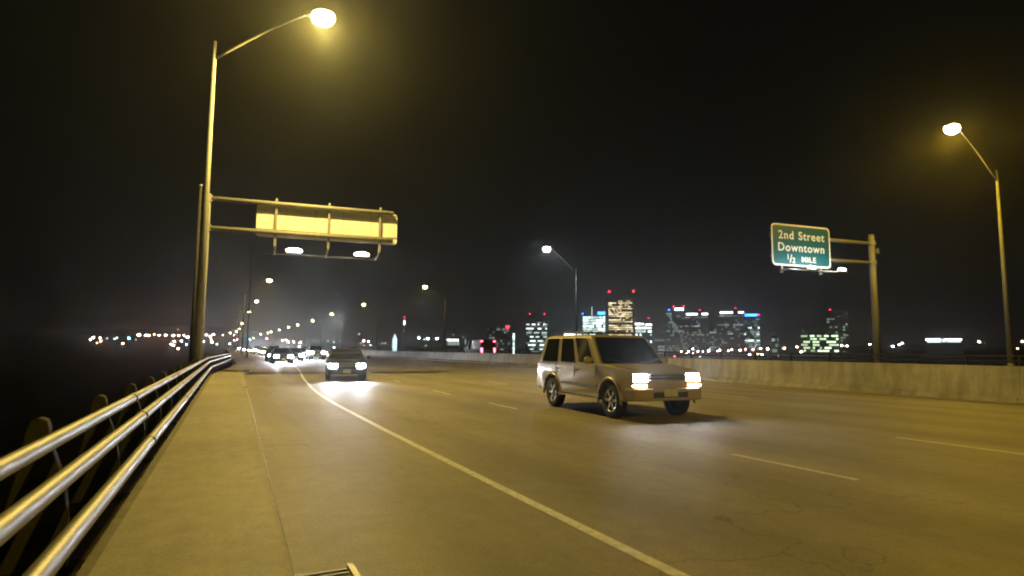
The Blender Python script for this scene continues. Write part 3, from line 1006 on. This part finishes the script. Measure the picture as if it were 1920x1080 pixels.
# roof rack, running boards, spare touches
H = suvP['H']
rk = MB()
for sy in (1, -1):
    rk.tube([(.02, sy * .60, H - .02), (-.06, sy * .60, H + .06), (-1.75, sy * .60, H + .06), (-1.85, sy * .60, H - .02)], .018, 8)
for x in (-.35, -1.35):
    rk.tube([(x, -.60, H + .07), (x, .60, H + .07)], .016, 8)
rk.build('roof_rack', M['grille'], suv)
for sy in (1, -1):
    MB().box(-.92, .92, sy * .84 - .09, sy * .84 + .09, .34, .39).build('running_board', M['chrome'], suv, bevel=.012)
    for sx in (1, -1):
        m_ = MB(); pts = []
        for k in range(13):
            a = R(-8) + R(196) * k / 12
            pts.append((sx * 1.34 + .45 * math.cos(a), sy * .895, .365 + .45 * math.sin(a)))
        m_.tube(pts, .028, 8).build('wheel_arch_trim', silver, suv)
for sy in (1, -1):
    MB().tube([(1.00, sy * .12, 1.125), (.96, sy * .40, 1.15), (.90, sy * .66, 1.20)], .010, 6).build('wiper', M['dark'], suv)
MB().box(1.05, 2.04, -.003, .003, 1.0, 1.003).build('bonnet_crease', M['dark'], suv)
for sy in (1, -1):
    MB().lathe([(.055, 0), (.05, .012), (0.001, .016)], (2.165, sy * .55, .52), 'X', 14).build('fog_lamp', M['glass'], suv)
    MB().add([(1.3, sy * .70, 1.068), (1.98, sy * .64, .992), (1.98, sy * .63, .992), (1.3, sy * .69, 1.068), (1.3, sy * .70, 1.05), (1.98, sy * .64, .975), (1.98, sy * .63, .975), (1.3, sy * .69, 1.05)],
             [(0, 1, 2, 3), (4, 7, 6, 5), (0, 4, 5, 1), (1, 5, 6, 2), (2, 6, 7, 3), (3, 7, 4, 0)]).build('bonnet_seam', M['dark'], suv)
fw = at(1150, 784)
hdS = heading(near_s(fw)[0]) + math.pi - R(3)
# place so that the front wheel on its right side stands at the measured point
lw = Vector((1.34, -.80, 0)); lw.rotate(Matrix.Rotation(hdS, 3, 'Z'))
suv.location = fw - lw; suv.rotation_euler = (0, 0, hdS)

dark = mat('dark_grey_paint', (.018, .019, .021), .4, .2, coat=.3)
sedP = dict(W=1.76, r=.31, ax=1.32, sill=.24, belt=.90, H=1.40, bx=(.88, -1.86), rx=(.18, -1.10), roofw=.72, tn=.12,
            top=[(2.14, .32), (2.18, .52), (2.14, .70), (1.95, .77), (1.20, .88), (.9, .90), (-1.70, .93), (-2.28, .90), (-2.36, .75), (-2.34, .34)],
            cuts=((.10, .46), (.50, .86)), hl=(.56, .72, .52, .0), turn=None, tl=(.62, .82), gb=(.62, .67), bump=(.26, .50),
            handles=(-.25, -1.15), doors=(.72, -.28, -1.20), mould=(.48, .52), bev=.05, spokes=5)
sedan = make_car('sedan', dark, sedP, 'dark sedan with round glaring headlights throwing a white pool on the road', 'car', None, beams=(700, 220, 15))
sp_ = at(649, 713)
s1 = near_s(sp_)[0]
hd1 = math.atan2(-sp_.y, -sp_.x) + R(2)
nose = Vector((1.6, 0, 0)); nose.rotate(Matrix.Rotation(hd1, 3, 'Z'))
sedan.location = sp_ - nose; sedan.rotation_euler = (0, 0, hd1)

# cars further back, towards the viewer
def place(src, s, o_, label, group=None, away=False, yaw=0):
    p = off(s, o_, 0)
    return copy_tree(src, p, heading(s) + (0 if away else math.pi) + yaw, label, group)
place(sedan, s_of(578, 673)[0] + 2.5, 2.2, 'car with bluish headlights just behind the dark sedan')
white = mat('white_paint', (.6, .6, .58), .35, 0, coat=.5)
# an SUV body again for variety
place(suv, 78, 6.0, 'SUV with bright headlights in the middle lane left of the far median')
qs = [(51, -.3), (60, -.1), (62, 1.9), (70, 5.2), (74, 1.6), (84, 5.6), (90, 1.9), (100, 5.3), (104, 1.7), (112, 9.0), (118, 2.0), (122, 5.5), (134, 1.8), (138, 5.3), (150, 2.0), (156, 5.6),
      (170, 1.7), (174, 5.4), (190, 2.0), (196, 5.6), (212, 1.8), (222, 5.4), (240, 2.0), (262, 5.5), (285, 1.8), (310, 5.4)]
queue = []
for i, (s, o_) in enumerate(qs):
    q_ = place(sedan if i % 3 or i < 2 else suv, s + 4, o_, 'oncoming car in the white glare of the distant queue', 'cars queueing behind their own headlight glare')
    for c in q_.children:
        if c.name.startswith('headlight'):
            c.material_slots[0].link = 'OBJECT'; c.material_slots[0].material = M['far_beam']
        if c.name.startswith('low_beam'):
            if 'qlow' not in M:
                M['qlow'] = c.data.copy(); M['qlow'].energy = 110
            c.data = M['qlow']
        if c.name.startswith('glare'):
            if 'qglare' not in M:
                M['qglare'] = c.data.copy(); M["qglare"].energy = 600
            c.data = M['qglare']
    queue.append(q_)
# cars going away on the other carriageway, only tail lights above the barrier
vanP = dict(W=2.0, r=.38, ax=1.7, sill=.45, belt=1.35, H=2.5, bx=(1.75, -2.45), rx=(1.2, -2.45), roofw=.93, tn=.05,
            top=[(2.4, .5), (2.45, .8), (2.4, 1.1), (1.8, 1.35), (-2.5, 1.35), (-2.52, 1.2), (-2.5, .5)],
            cuts=((.08, .30),), hl=(.8, 1.0, .6, .0), turn=None, tl=(1.0, 1.5), gb=(.9,), bump=(.45, .7),
            handles=(.9,), doors=(1.3, .2), mould=(.7, .75), bev=.04, spokes=6)
van = make_car('delivery_van', dark, vanP, 'tall van with red tail lights seen above the barrier under the dim tower block', 'van', None, beams=None, lit='rear')
def s_for_px(px, o_):
    best = (1e9, 0)
    for k in range(20, 900):
        s = k * .5
        P = off(s, o_, 1)
        c = CM.to_3x3().transposed() @ (P - CAM)
        if c.z >= 0: continue
        x = CX - c.x / c.z * FPX
        if abs(x - px) < best[0]: best = (abs(x - px), s)
    return best[1]
sv = s_for_px(900, 22.5)
van.location = off(sv, 22.5, 0); van.rotation_euler = (0, 0, heading(sv))
for sy in (1, -1):
    MB().box(-2.47, -2.44, sy * .8 - .12, sy * .8 + .12, 2.2, 2.34).build('marker_light', M['tail'], van)
for px, o_, lb in ((660, 21.5, 'car going away with red tail lights right of the dark sedan roof'), (595, 25, 'car going away with small red tail lights left of the dark sedan')):
    s = s_for_px(px, o_)
    place(suv, s, o_, lb, None, True)

# ------------------------------------------------------------------ city
M['tower'] = mat('dark_tower_facade', (.05, .052, .05), .6, noise=(.02, .2))
M['tower2'] = mat('grey_tower_facade', (.10, .105, .10), .6, noise=(.02, .2))
def em(name, col, st):
    m = mat(name, (.5, .5, .5), .5, emit=col, es=st, sample=False)
    if 'window' in name:                       # rooms are not all equally bright
        t = m.node_tree; oi = t.nodes.new('ShaderNodeObjectInfo'); mr = t.nodes.new('ShaderNodeMapRange')
        mr.inputs['To Min'].default_value = st * .25; mr.inputs['To Max'].default_value = st * 1.5
        t.links.new(oi.outputs['Random'], mr.inputs['Value'])
        t.links.new(mr.outputs[0], t.nodes['Principled BSDF'].inputs['Emission Strength'])
    return m
M['w_yel'] = em('lit_yellow_windows', (1, .78, .40), 2.6)
M['w_wht'] = em('lit_white_windows', (.78, 1, .92), 3.0)
M['w_grn'] = em('lit_green_windows', (.72, 1, .60), 2.6)
M['w_dim'] = em('dim_windows', (.62, .85, .72), .42)
M['red'] = em('red_beacon', (1, .02, .07), 8)
M['crown'] = em('white_crown_light', (.85, .93, 1), 7)
M['sign_w'] = em('white_lit_sign', (1, .93, 1), 8)
M['sign_b'] = em('blue_lit_sign', (.03, .16, 1), 11)
M['sign_r'] = em('red_lit_sign', (1, .03, .08), 6)

UNIT = {}
def tower(x0, x1, ytop, D, label, floors, cols, lit, wm='w_dim', body='tower', ybase=None, bands=None, wtop=0.05, wbot=0.9, depth=28, seed=1, gap=.4, margin=.03):
    rn = random.Random(seed)
    A = atd(x0, 640, D); B = atd(x1, 640, D)
    Wd = (B - A).length
    c = (A + B) / 2
    zb = terrain(c.x, c.y) - 3
    zt = atd((x0 + x1) / 2, ytop, D).z
    yaw = math.atan2(c.y, c.x) - math.pi / 2
    root = thing('office_tower', (c.x, c.y, zb), yaw, label, 'building')
    H = zt - zb
    wl = MB().box(-Wd / 2, Wd / 2, 0, depth, 0, H)
    wl.box(-Wd * .3, Wd * .3, depth * .2, depth * .8, H, H + 2.5)
    wl.build('wall', M[body], root, weld=False)
    mg = Wd * margin
    fh = H * (wbot - wtop) / floors; cw = (Wd - 2 * mg) / cols
    wins = []
    for f in range(floors):
        z1 = H * (1 - wtop) - f * fh; z0_ = z1 - fh * (1 - gap)
        pr = lit(f, rn) if callable(lit) else lit
        if isinstance(pr, tuple): pr, key = pr
        else: key = wm
        k = 0
        while k < cols:
            ln = 1
            if rn.random() < pr:
                ln = min(1 if pr < .3 else rn.choice((1, 2, 3)), cols - k)
                wins.append((-Wd / 2 + mg + (k + .10) * cw, -Wd / 2 + mg + (k + ln - .10) * cw, z0_, z1, key))
            k += ln
    rn.shuffle(wins)
    for (xa_, xb_, za_, zb_, key) in wins[:100]:
        if key not in UNIT:
            UNIT[key] = MB().box(-.5, .5, -.25, -.02, -.5, .5).build('window', M[key], root); o = UNIT[key]
        else:
            o = UNIT[key].copy(); COL.objects.link(o); o.parent = root
        o.location = ((xa_ + xb_) / 2, 0, (za_ + zb_) / 2); o.scale = (xb_ - xa_, 1, zb_ - za_)
    for key in sorted({q[4] for q in wins[100:]}):
        m_ = MB()
        for (xa_, xb_, za_, zb_, k2) in wins[100:]:
            if k2 == key: m_.box(xa_, xb_, -.25, -.02, za_, zb_)
        tag(m_.build('more_windows', M[key], root, weld=False), kind='stuff')
    return root, Wd, H, D
def px2m(D): return D / FPX
def addon(T, name, x0f, x1f, z0, z1, key, y0=-1.2, y1=-.3):
    root, Wd, H, D = T
    return MB().box(Wd * (x0f - .5), Wd * (x1f - .5), y0, y1, H + z0, H + z1).build(name, M[key], root)
def beacon(T, xf, dz, key='red', r=2.0, nm='beacon'):
    root, Wd, H, D = T
    m_ = MB().ellipsoid((Wd * (xf - .5), 2, H + dz), r, r, r, 10, 6)
    MB().tube([(Wd * (xf - .5), 2, H), (Wd * (xf - .5), 2, H + dz)], .3, 6).build('beacon_mast', M['tower'], root)
    return m_.build(nm, M[key], root)

# wide dim block, red sign on its right
T = tower(912, 957, 613, 1150, 'low dim apartment block with a red sign on its right corner, left of the skyline', 9, 12, .28, 'w_dim', seed=3)
addon(T, 'red_sign', .80, .95, -2, 2.6, 'sign_r'); addon(T, 'sign_lamp', .86, .90, -9, -3, 'w_yel')
T = tower(961, 965.5, 625, 1120, 'slender brightly lit white shaft left of the SUV', 14, 1, .95, 'w_wht', seed=4, depth=5, gap=.1, wtop=.0)
T = tower(985, 1027, 600, 1180, 'dark tower with scattered white lights just left of the SUV roof', 15, 11, lambda f, r: (.7, 'w_wht') if f in (1, 5) else (.30, 'w_wht' if f % 2 else 'w_dim'), seed=5)
beacon(T, .2, 12, r=1.2); beacon(T, .85, 12, r=1.2)
T = tower(1056, 1092, 622, 1100, 'low white-lit block behind the SUV roof', 2, 6, .9, 'w_wht', seed=8)
T = tower(1092, 1136, 592, 1200, 'squat office block glowing white on every floor with a lit mast', 10, 12, .97, 'w_wht', 'tower2', seed=6, gap=.30, wtop=.02, wbot=.75)
addon(T, 'mast', .40, .43, 0, 18, 'w_wht'); addon(T, 'blue_sign', .66, .97, 2, 8, 'sign_b'); beacon(T, .02, 4, 'sign_b', 1.6)
T = tower(1137, 1191, 549, 1250, 'tallest dark tower with rows of yellow windows and red lights on its corners', 20, 15,
          lambda f, r: (.85, .9, .25, .6, .8, .2, .7)[f % 7] if f > 0 else .4, 'w_yel', seed=11, gap=.52, wtop=.13, wbot=.74, margin=.09)
beacon(T, .12, 3); beacon(T, .95, 3)
T = tower(1191, 1223, 610, 1150, 'short tower with a white lit crown right of the tallest tower', 8, 8, lambda f, r: r.choice((.2, .7, .85)), 'w_wht', seed=12)
addon(T, 'crown_sign', .02, .50, 1, 4, 'sign_w'); addon(T, 'crown_sign', .60, .97, 0, 2.5, 'sign_w'); beacon(T, .8, 14, r=1.2)
T = tower(1249, 1284, 583, 1180, 'tower with a pink and white rooftop sign and blue side lights', 18, 9, lambda f, r: (.25 if f % 4 else .5), 'w_dim', 'tower2', seed=13)
addon(T, 'roof_sign', .50, .95, 1, 5.5, 'sign_w'); beacon(T, .45, 9, r=1.5); beacon(T, .96, 9, r=1.5); beacon(T, .2, 2, 'sign_b', 1.6)
def vault(T, gaps):
    root, Wd, H, D = T
    m_ = MB()
    prof = [(Wd * (t - .5), H + 8 * math.sin(math.pi * t) ** .5) for t in [k / 14 for k in range(15)]]
    m_.prism([(x, z) for x, z in prof], 0, 24).build('vaulted_roof', M['tower2'], root)
    for a, b_ in gaps:
        m2 = MB()
        m2.prism([(Wd * (a - .5), H - .5), (Wd * (b_ - .5), H - .5), (Wd * (b_ - .5), H + 2.8), (Wd * (a - .5), H + 2.8)], -.8, -.1)
        m2.build('crown_light', M['crown'], root)
T = tower(1284, 1329, 590, 1200, 'left one of two vaulted-roof towers with white lit crowns', 16, 12, lambda f, r: (.12 if f % 4 else .4), 'w_dim', seed=14)
vault(T, ((.10, .55), (.72, .97))); beacon(T, .65, 9, r=1.3)
T = tower(1345, 1395, 587, 1200, 'right one of two vaulted-roof towers with white lit crowns', 16, 13, lambda f, r: (.14 if f % 4 else .34), 'w_dim', seed=15)
vault(T, ((.15, .60), (.80, .99))); beacon(T, .70, 10, r=1.3)
T = tower(1396, 1425, 594, 1220, 'tower topped by a bright blue sign beside the vaulted pair', 15, 8, lambda f, r: (.5, 'w_wht') if f in (4, 7, 10) else .3, 'w_dim', seed=16)
addon(T, 'blue_sign', .1, .85, 1, 6, 'sign_b'); beacon(T, .95, 4, r=1.8)
T = tower(1447, 1460, 632, 1000, 'small dim building right of the blue-topped tower', 4, 4, .6, 'w_dim', seed=17)
T = tower(1503, 1570, 626, 1050, 'low wide block with scattered greenish windows', 6, 16, .38, 'w_grn', seed=18, wbot=.75)
T = tower(1553, 1590, 583, 1300, 'dark tower barely lit, rightmost in the skyline', 13, 8, .22, 'w_dim', seed=19); beacon(T, .2, 3, r=1.5)
T = tower(1742, 1798, 635, 1000, 'long low building with a white lit front, right of the green sign', 1, 7, .98, 'w_wht', seed=20, wbot=.30, wtop=0)
addon(T, 'lit_fascia', .0, .40, -3.2, 0.2, 'sign_w'); addon(T, 'lit_fascia', .52, .98, -2.6, -.2, 'sign_w')
T = tower(838, 862, 636, 1000, 'low store with bluish white lit front left of the skyline', 1, 4, .5, 'w_dim', seed=21, wbot=.4)
addon(T, 'lit_fascia', .0, .9, -2.2, -.2, 'sign_w')
T = tower(866, 905, 634, 1150, 'long dim warehouse left of the apartment block', 2, 10, .4, 'w_dim', seed=22)
T = tower(1226, 1247, 628, 1150, 'small dim block left of the pink-topped tower', 6, 3, .3, 'w_dim', seed=23)
T = tower(1330, 1344, 615, 1250, 'narrow dim block between the two vaulted towers', 9, 3, .35, 'w_dim', seed=24)
# floodlit steeple and the mast with lights beside it
A = atd(740, 650, 900)
st = thing('church', (A.x, A.y, terrain(A.x, A.y)), math.atan2(A.y, A.x) - math.pi / 2, 'floodlit pale blue church steeple on the skyline above the road barrier', 'church')
zs0 = A.z - st.location.z
zt2 = atd(741, 626, 900).z - st.location.z
M['steeple'] = em('self_lit_steeple', (.62, .9, 1), 2.0)  # floodlighting painted in as emission, the steeple glows by itself
MB().box(-3, 3, -3, 3, 0, zs0 + (zt2 - zs0) * .55).build('tower', M['steeple'], st)
MB().lathe([(3.4, zs0 + (zt2 - zs0) * .55), (.1, zt2)], (0, 0, 0), 'Z', 4).build('spire', M['steeple'], st)
MB().box(-7, 7, 4, 26, 0, max(6, zs0 * .8)).build('nave', M['tower2'], st)
A = atd(757, 650, 1000)
ms = thing('radio_mast', (A.x, A.y, terrain(A.x, A.y)), 0, 'thin mast with a white light and red light on top, right of the steeple', 'mast')
zt2 = atd(757, 595, 1000).z - ms.location.z
MB().tube([(0, 0, 0), (0, 0, zt2)], [.6, .3], 6).build('tube', M['galv'], ms)
MB().ellipsoid((0, 0, zt2), 1.0, 1, 1, 8, 6).build('beacon', M['red'], ms)
MB().ellipsoid((0, 0, atd(757, 605, 1000).z - ms.location.z), 1.3, 1.3, 4, 8, 6).build('lit_sign', M['sign_w'], ms)
MB().ellipsoid((0, 0, atd(755, 621, 1000).z - ms.location.z), .8, .8, .8, 8, 6).build('lamp', M['w_yel'], ms)

# far street lamps
def far_mat(nm, col, st): return em(nm, col, st)
FM = {'p': far_mat('far_pink_lamp', (1, .62, .50), 45), 'w': far_mat('far_white_lamp', (.85, .92, 1), 42), 'o': far_mat('far_orange_lamp', (1, .42, .12), 55),
      'b': far_mat('far_blue_lamp', (.1, .45, 1), 70), 'g': far_mat('far_green_lamp', (.6, 1, .75), 8), 'd': far_mat('far_dim_lamp', (.7, .75, .65), 2.5), 'r': far_mat('far_red_lamp', (1, .04, .08), 30)}
cn = {'p': 'pinkish white', 'w': 'cool white', 'o': 'orange', 'b': 'blue', 'g': 'greenish', 'd': 'dim', 'r': 'red'}
def far_lamp(px, py, c, zone, r=1.0):
    D = 800
    while D < 1850:
        P = atd(px, py, D)
        if P.z - terrain(P.x, P.y) <= 11: break
        D += 25
    P = atd(px, py, D); g = terrain(P.x, P.y)
    if P.z - g < 7: g = P.z - 7
    root = thing('street_lamp', (P.x, P.y, g), 0, 'tiny %s street lamp %s' % (cn[c], zone), 'street lamp', '%s street lamps %s' % (cn[c], zone))
    h = P.z - g
    MB().tube([(0, 0, 0), (0, 0, h)], .12, 5).build('pole', M['galv'], root)
    r = 1.25 * r * D / 1000
    MB().ellipsoid((0, 0, h + r * .3), r, r, r * .75, 10, 6).build('lamp', FM[c], root)
LZ = 'on the dark shore left of the road'
for (x, y, c, *rr_) in [(450, 440, 'w', 1.3), (415, 462, 'w', .8), (525, 445, 'p'), (535, 480, 'o'), (492, 500, 'o', .7), (605, 450, 'd', 1.2), (690, 455, 'g'), (715, 442, 'g'), (850, 448, 'b', 1.2),
                        (780, 508, 'o', 1.2), (930, 465, 'd'), (963, 412, 'p', 1.9), (1040, 415, 'p', 1.2), (1072, 418, 'p', 1.5), (1135, 405, 'o', .9), (1190, 415, 'p', 1.0), (1265, 415, 'p', 1.4),
                        (1350, 418, 'p', 1.5), (1410, 418, 'p', 1.2), (1470, 415, 'p', 1.0), (1510, 438, 'p', 1.6), (1360, 485, 'p', 1.2), (1325, 515, 'p', 1.2), (1350, 528, 'p', 1.3), (1440, 480, 'p', 1.2),
                        (1405, 565, 'p', 1.4), (1495, 517, 'b', 1), (1400, 350, 'd', 1.2), (1665, 440, 'p', .9), (1720, 410, 'p'), (1765, 428, 'p', 1.2), (1800, 405, 'p', 1.2),
                        (1685, 485, 'w', 1.4), (1775, 460, 'p', .8), (1785, 492, 'p', 1.3), (1840, 515, 'g', 1.2)]:
    far_lamp(100 + x / 6, 560 + y / 6, c, LZ, *(rr_ or []))
for (x, y, c) in [(440, 638.5, 'p'), (445.5, 637, 'p'), (431, 645, 'w'), (468.5, 637, 'b'), (500, 635, 'o')]:
    far_lamp(x, y, c, 'above the distant queue', .8)
MZ = 'over the distant barrier'
for (x, y, c, *rr_) in [(660, 125, 'p'), (700, 118, 'p', .8), (730, 145, 'p'), (798, 143, 'p'), (880, 148, 'p'), (868, 200, 'p', .8), (1225, 128, 'g', .7), (1297, 145, 'g', .8), (1300, 213, 'w', .9),
                        (1380, 130, 'd', .7), (1610, 45, 'g', .8), (1668, 130, 'p', 1.2), (1728, 138, 'p', 1.0), (1752, 183, 'g', 1.0), (1672, 187, 'd'), (1635, 158, 'd')]:
    far_lamp(430 + x / 6.62, 620 + y / 6.62, c, MZ, *(rr_ or []))
for (x, y, c, *rr_) in [(510, 808, 'w', 1.3), (575, 820, 'g', .8), (612, 812, 'w', 1.6), (715, 812, 'w', 1.5), (590, 890, 'd'), (1022, 825, 'w', .8), (1103, 835, 'd'), (1313, 840, 'p', 1.2),
                        (1477, 850, 'p', 1.0), (100, 865, 'd'), (135, 865, 'd', 1.2), (900, 770, 'g', .5), (1010, 790, 'g', .5), (1050, 795, 'g', .6)]:
    far_lamp(700 + x / 6, 500 + y / 6, c, MZ, *(rr_ or []))
RZ = 'along the street below the downtown towers'
for (x, y, c, *rr_) in [(263, 547, 'p'), (308, 557, 'p', .8), (325, 545, 'p', 1.1), (362, 523, 'w', .9), (362, 557, 'p', .8), (405, 545, 'p', 1.1), (447, 548, 'w', .8), (497, 542, 'p', 1.4), (505, 522, 'g', .9),
                        (572, 543, 'p', .8), (592, 535, 'p', 1.2), (665, 540, 'p', .9), (695, 530, 'p', .9), (765, 535, 'p', 1.3), (812, 527, 'p', .8), (848, 572, 'w', 1.2), (878, 530, 'p', 1),
                        (943, 520, 'w', 1.1), (940, 562, 'w', .9), (955, 572, 'p', 1.0), (918, 568, 'o', .7), (1003, 525, 'p', 1.4), (1083, 508, 'p', 1.1), (1083, 522, 'p', 1.2), (1145, 520, 'p', 1.4),
                        (1253, 508, 'p', 1.1), (1305, 515, 'w', 1.2), (1290, 550, 'p', 1.4), (1440, 500, 'w', .9), (1480, 510, 'w', 1.0), (1637, 495, 'p', 1.3), (1683, 500, 'p', 1.3), (1878, 485, 'p', 1.4),
                        (205, 587, 'r', 1.0), (422, 590, 'g', .8), (165, 505, 'b', 1.0), (195, 372, 'b', .9), (1660, 547, 'd', .6), (1605, 545, 'd', .6)]:
    far_lamp(1220 + x / 4.571, 540 + y / 4.571, c, RZ, *(rr_ or []))
for (x, y, c, *rr_) in [(987, 180, 'w', 1.4), (1030, 168, 'p', 1.1), (1050, 158, 'p', 1.2), (1570, 150, 'p', 1.5), (1862, 147, 'p', 1.4), (1828, 193, 'o', .8)]:
    far_lamp(1400 + x / 3.6, 600 + y / 3.6, c, 'right of the green sign post', *(rr_ or []))

# every tiny lamp and queueing car says which one it is
ORD = ['first', 'second', 'third', 'fourth', 'fifth', 'sixth', 'seventh', 'eighth', 'ninth', 'tenth', 'eleventh', 'twelfth', 'thirteenth', 'fourteenth', 'fifteenth', 'sixteenth',
       'seventeenth', 'eighteenth', 'nineteenth', 'twentieth'] + ['twenty-' + q for q in ('first', 'second', 'third', 'fourth', 'fifth', 'sixth', 'seventh', 'eighth', 'ninth')]
by = {}
for o in S.objects:
    if o.parent is None and 'label' in o: by.setdefault(o['label'], []).append(o)
def screen_x(o):
    c = CM.to_3x3().transposed() @ (o.location - CAM)
    return -c.x / c.z
for lb, os_ in by.items():
    if len(os_) > 1:
        os_.sort(key=screen_x)
        for o, w_ in zip(os_, ORD): o['label'] = lb.replace('tiny ', '') + ', ' + w_ + ' from the left'

# ------------------------------------------------------------------ haze volume added to give lamps and headlights halos
hm = bpy.data.materials.new('halo_haze')
hm.use_nodes = True
t = hm.node_tree
t.nodes.clear()
ho = t.nodes.new('ShaderNodeOutputMaterial')
hv = t.nodes.new('ShaderNodeVolumePrincipled')
hv.inputs['Color'].default_value = (.9, .92, .95, 1)
hv.inputs['Density'].default_value = 0.0004
hv.inputs['Anisotropy'].default_value = 0.84
t.links.new(hv.outputs[0], ho.inputs['Volume'])
hz = MB().box(-3100, 3100, -3100, 3100, -26.5, 190).build('haze', hm)
tag(hz, 'thin added haze giving the lamps halos over the bridge and river', None, None, 'stuff')
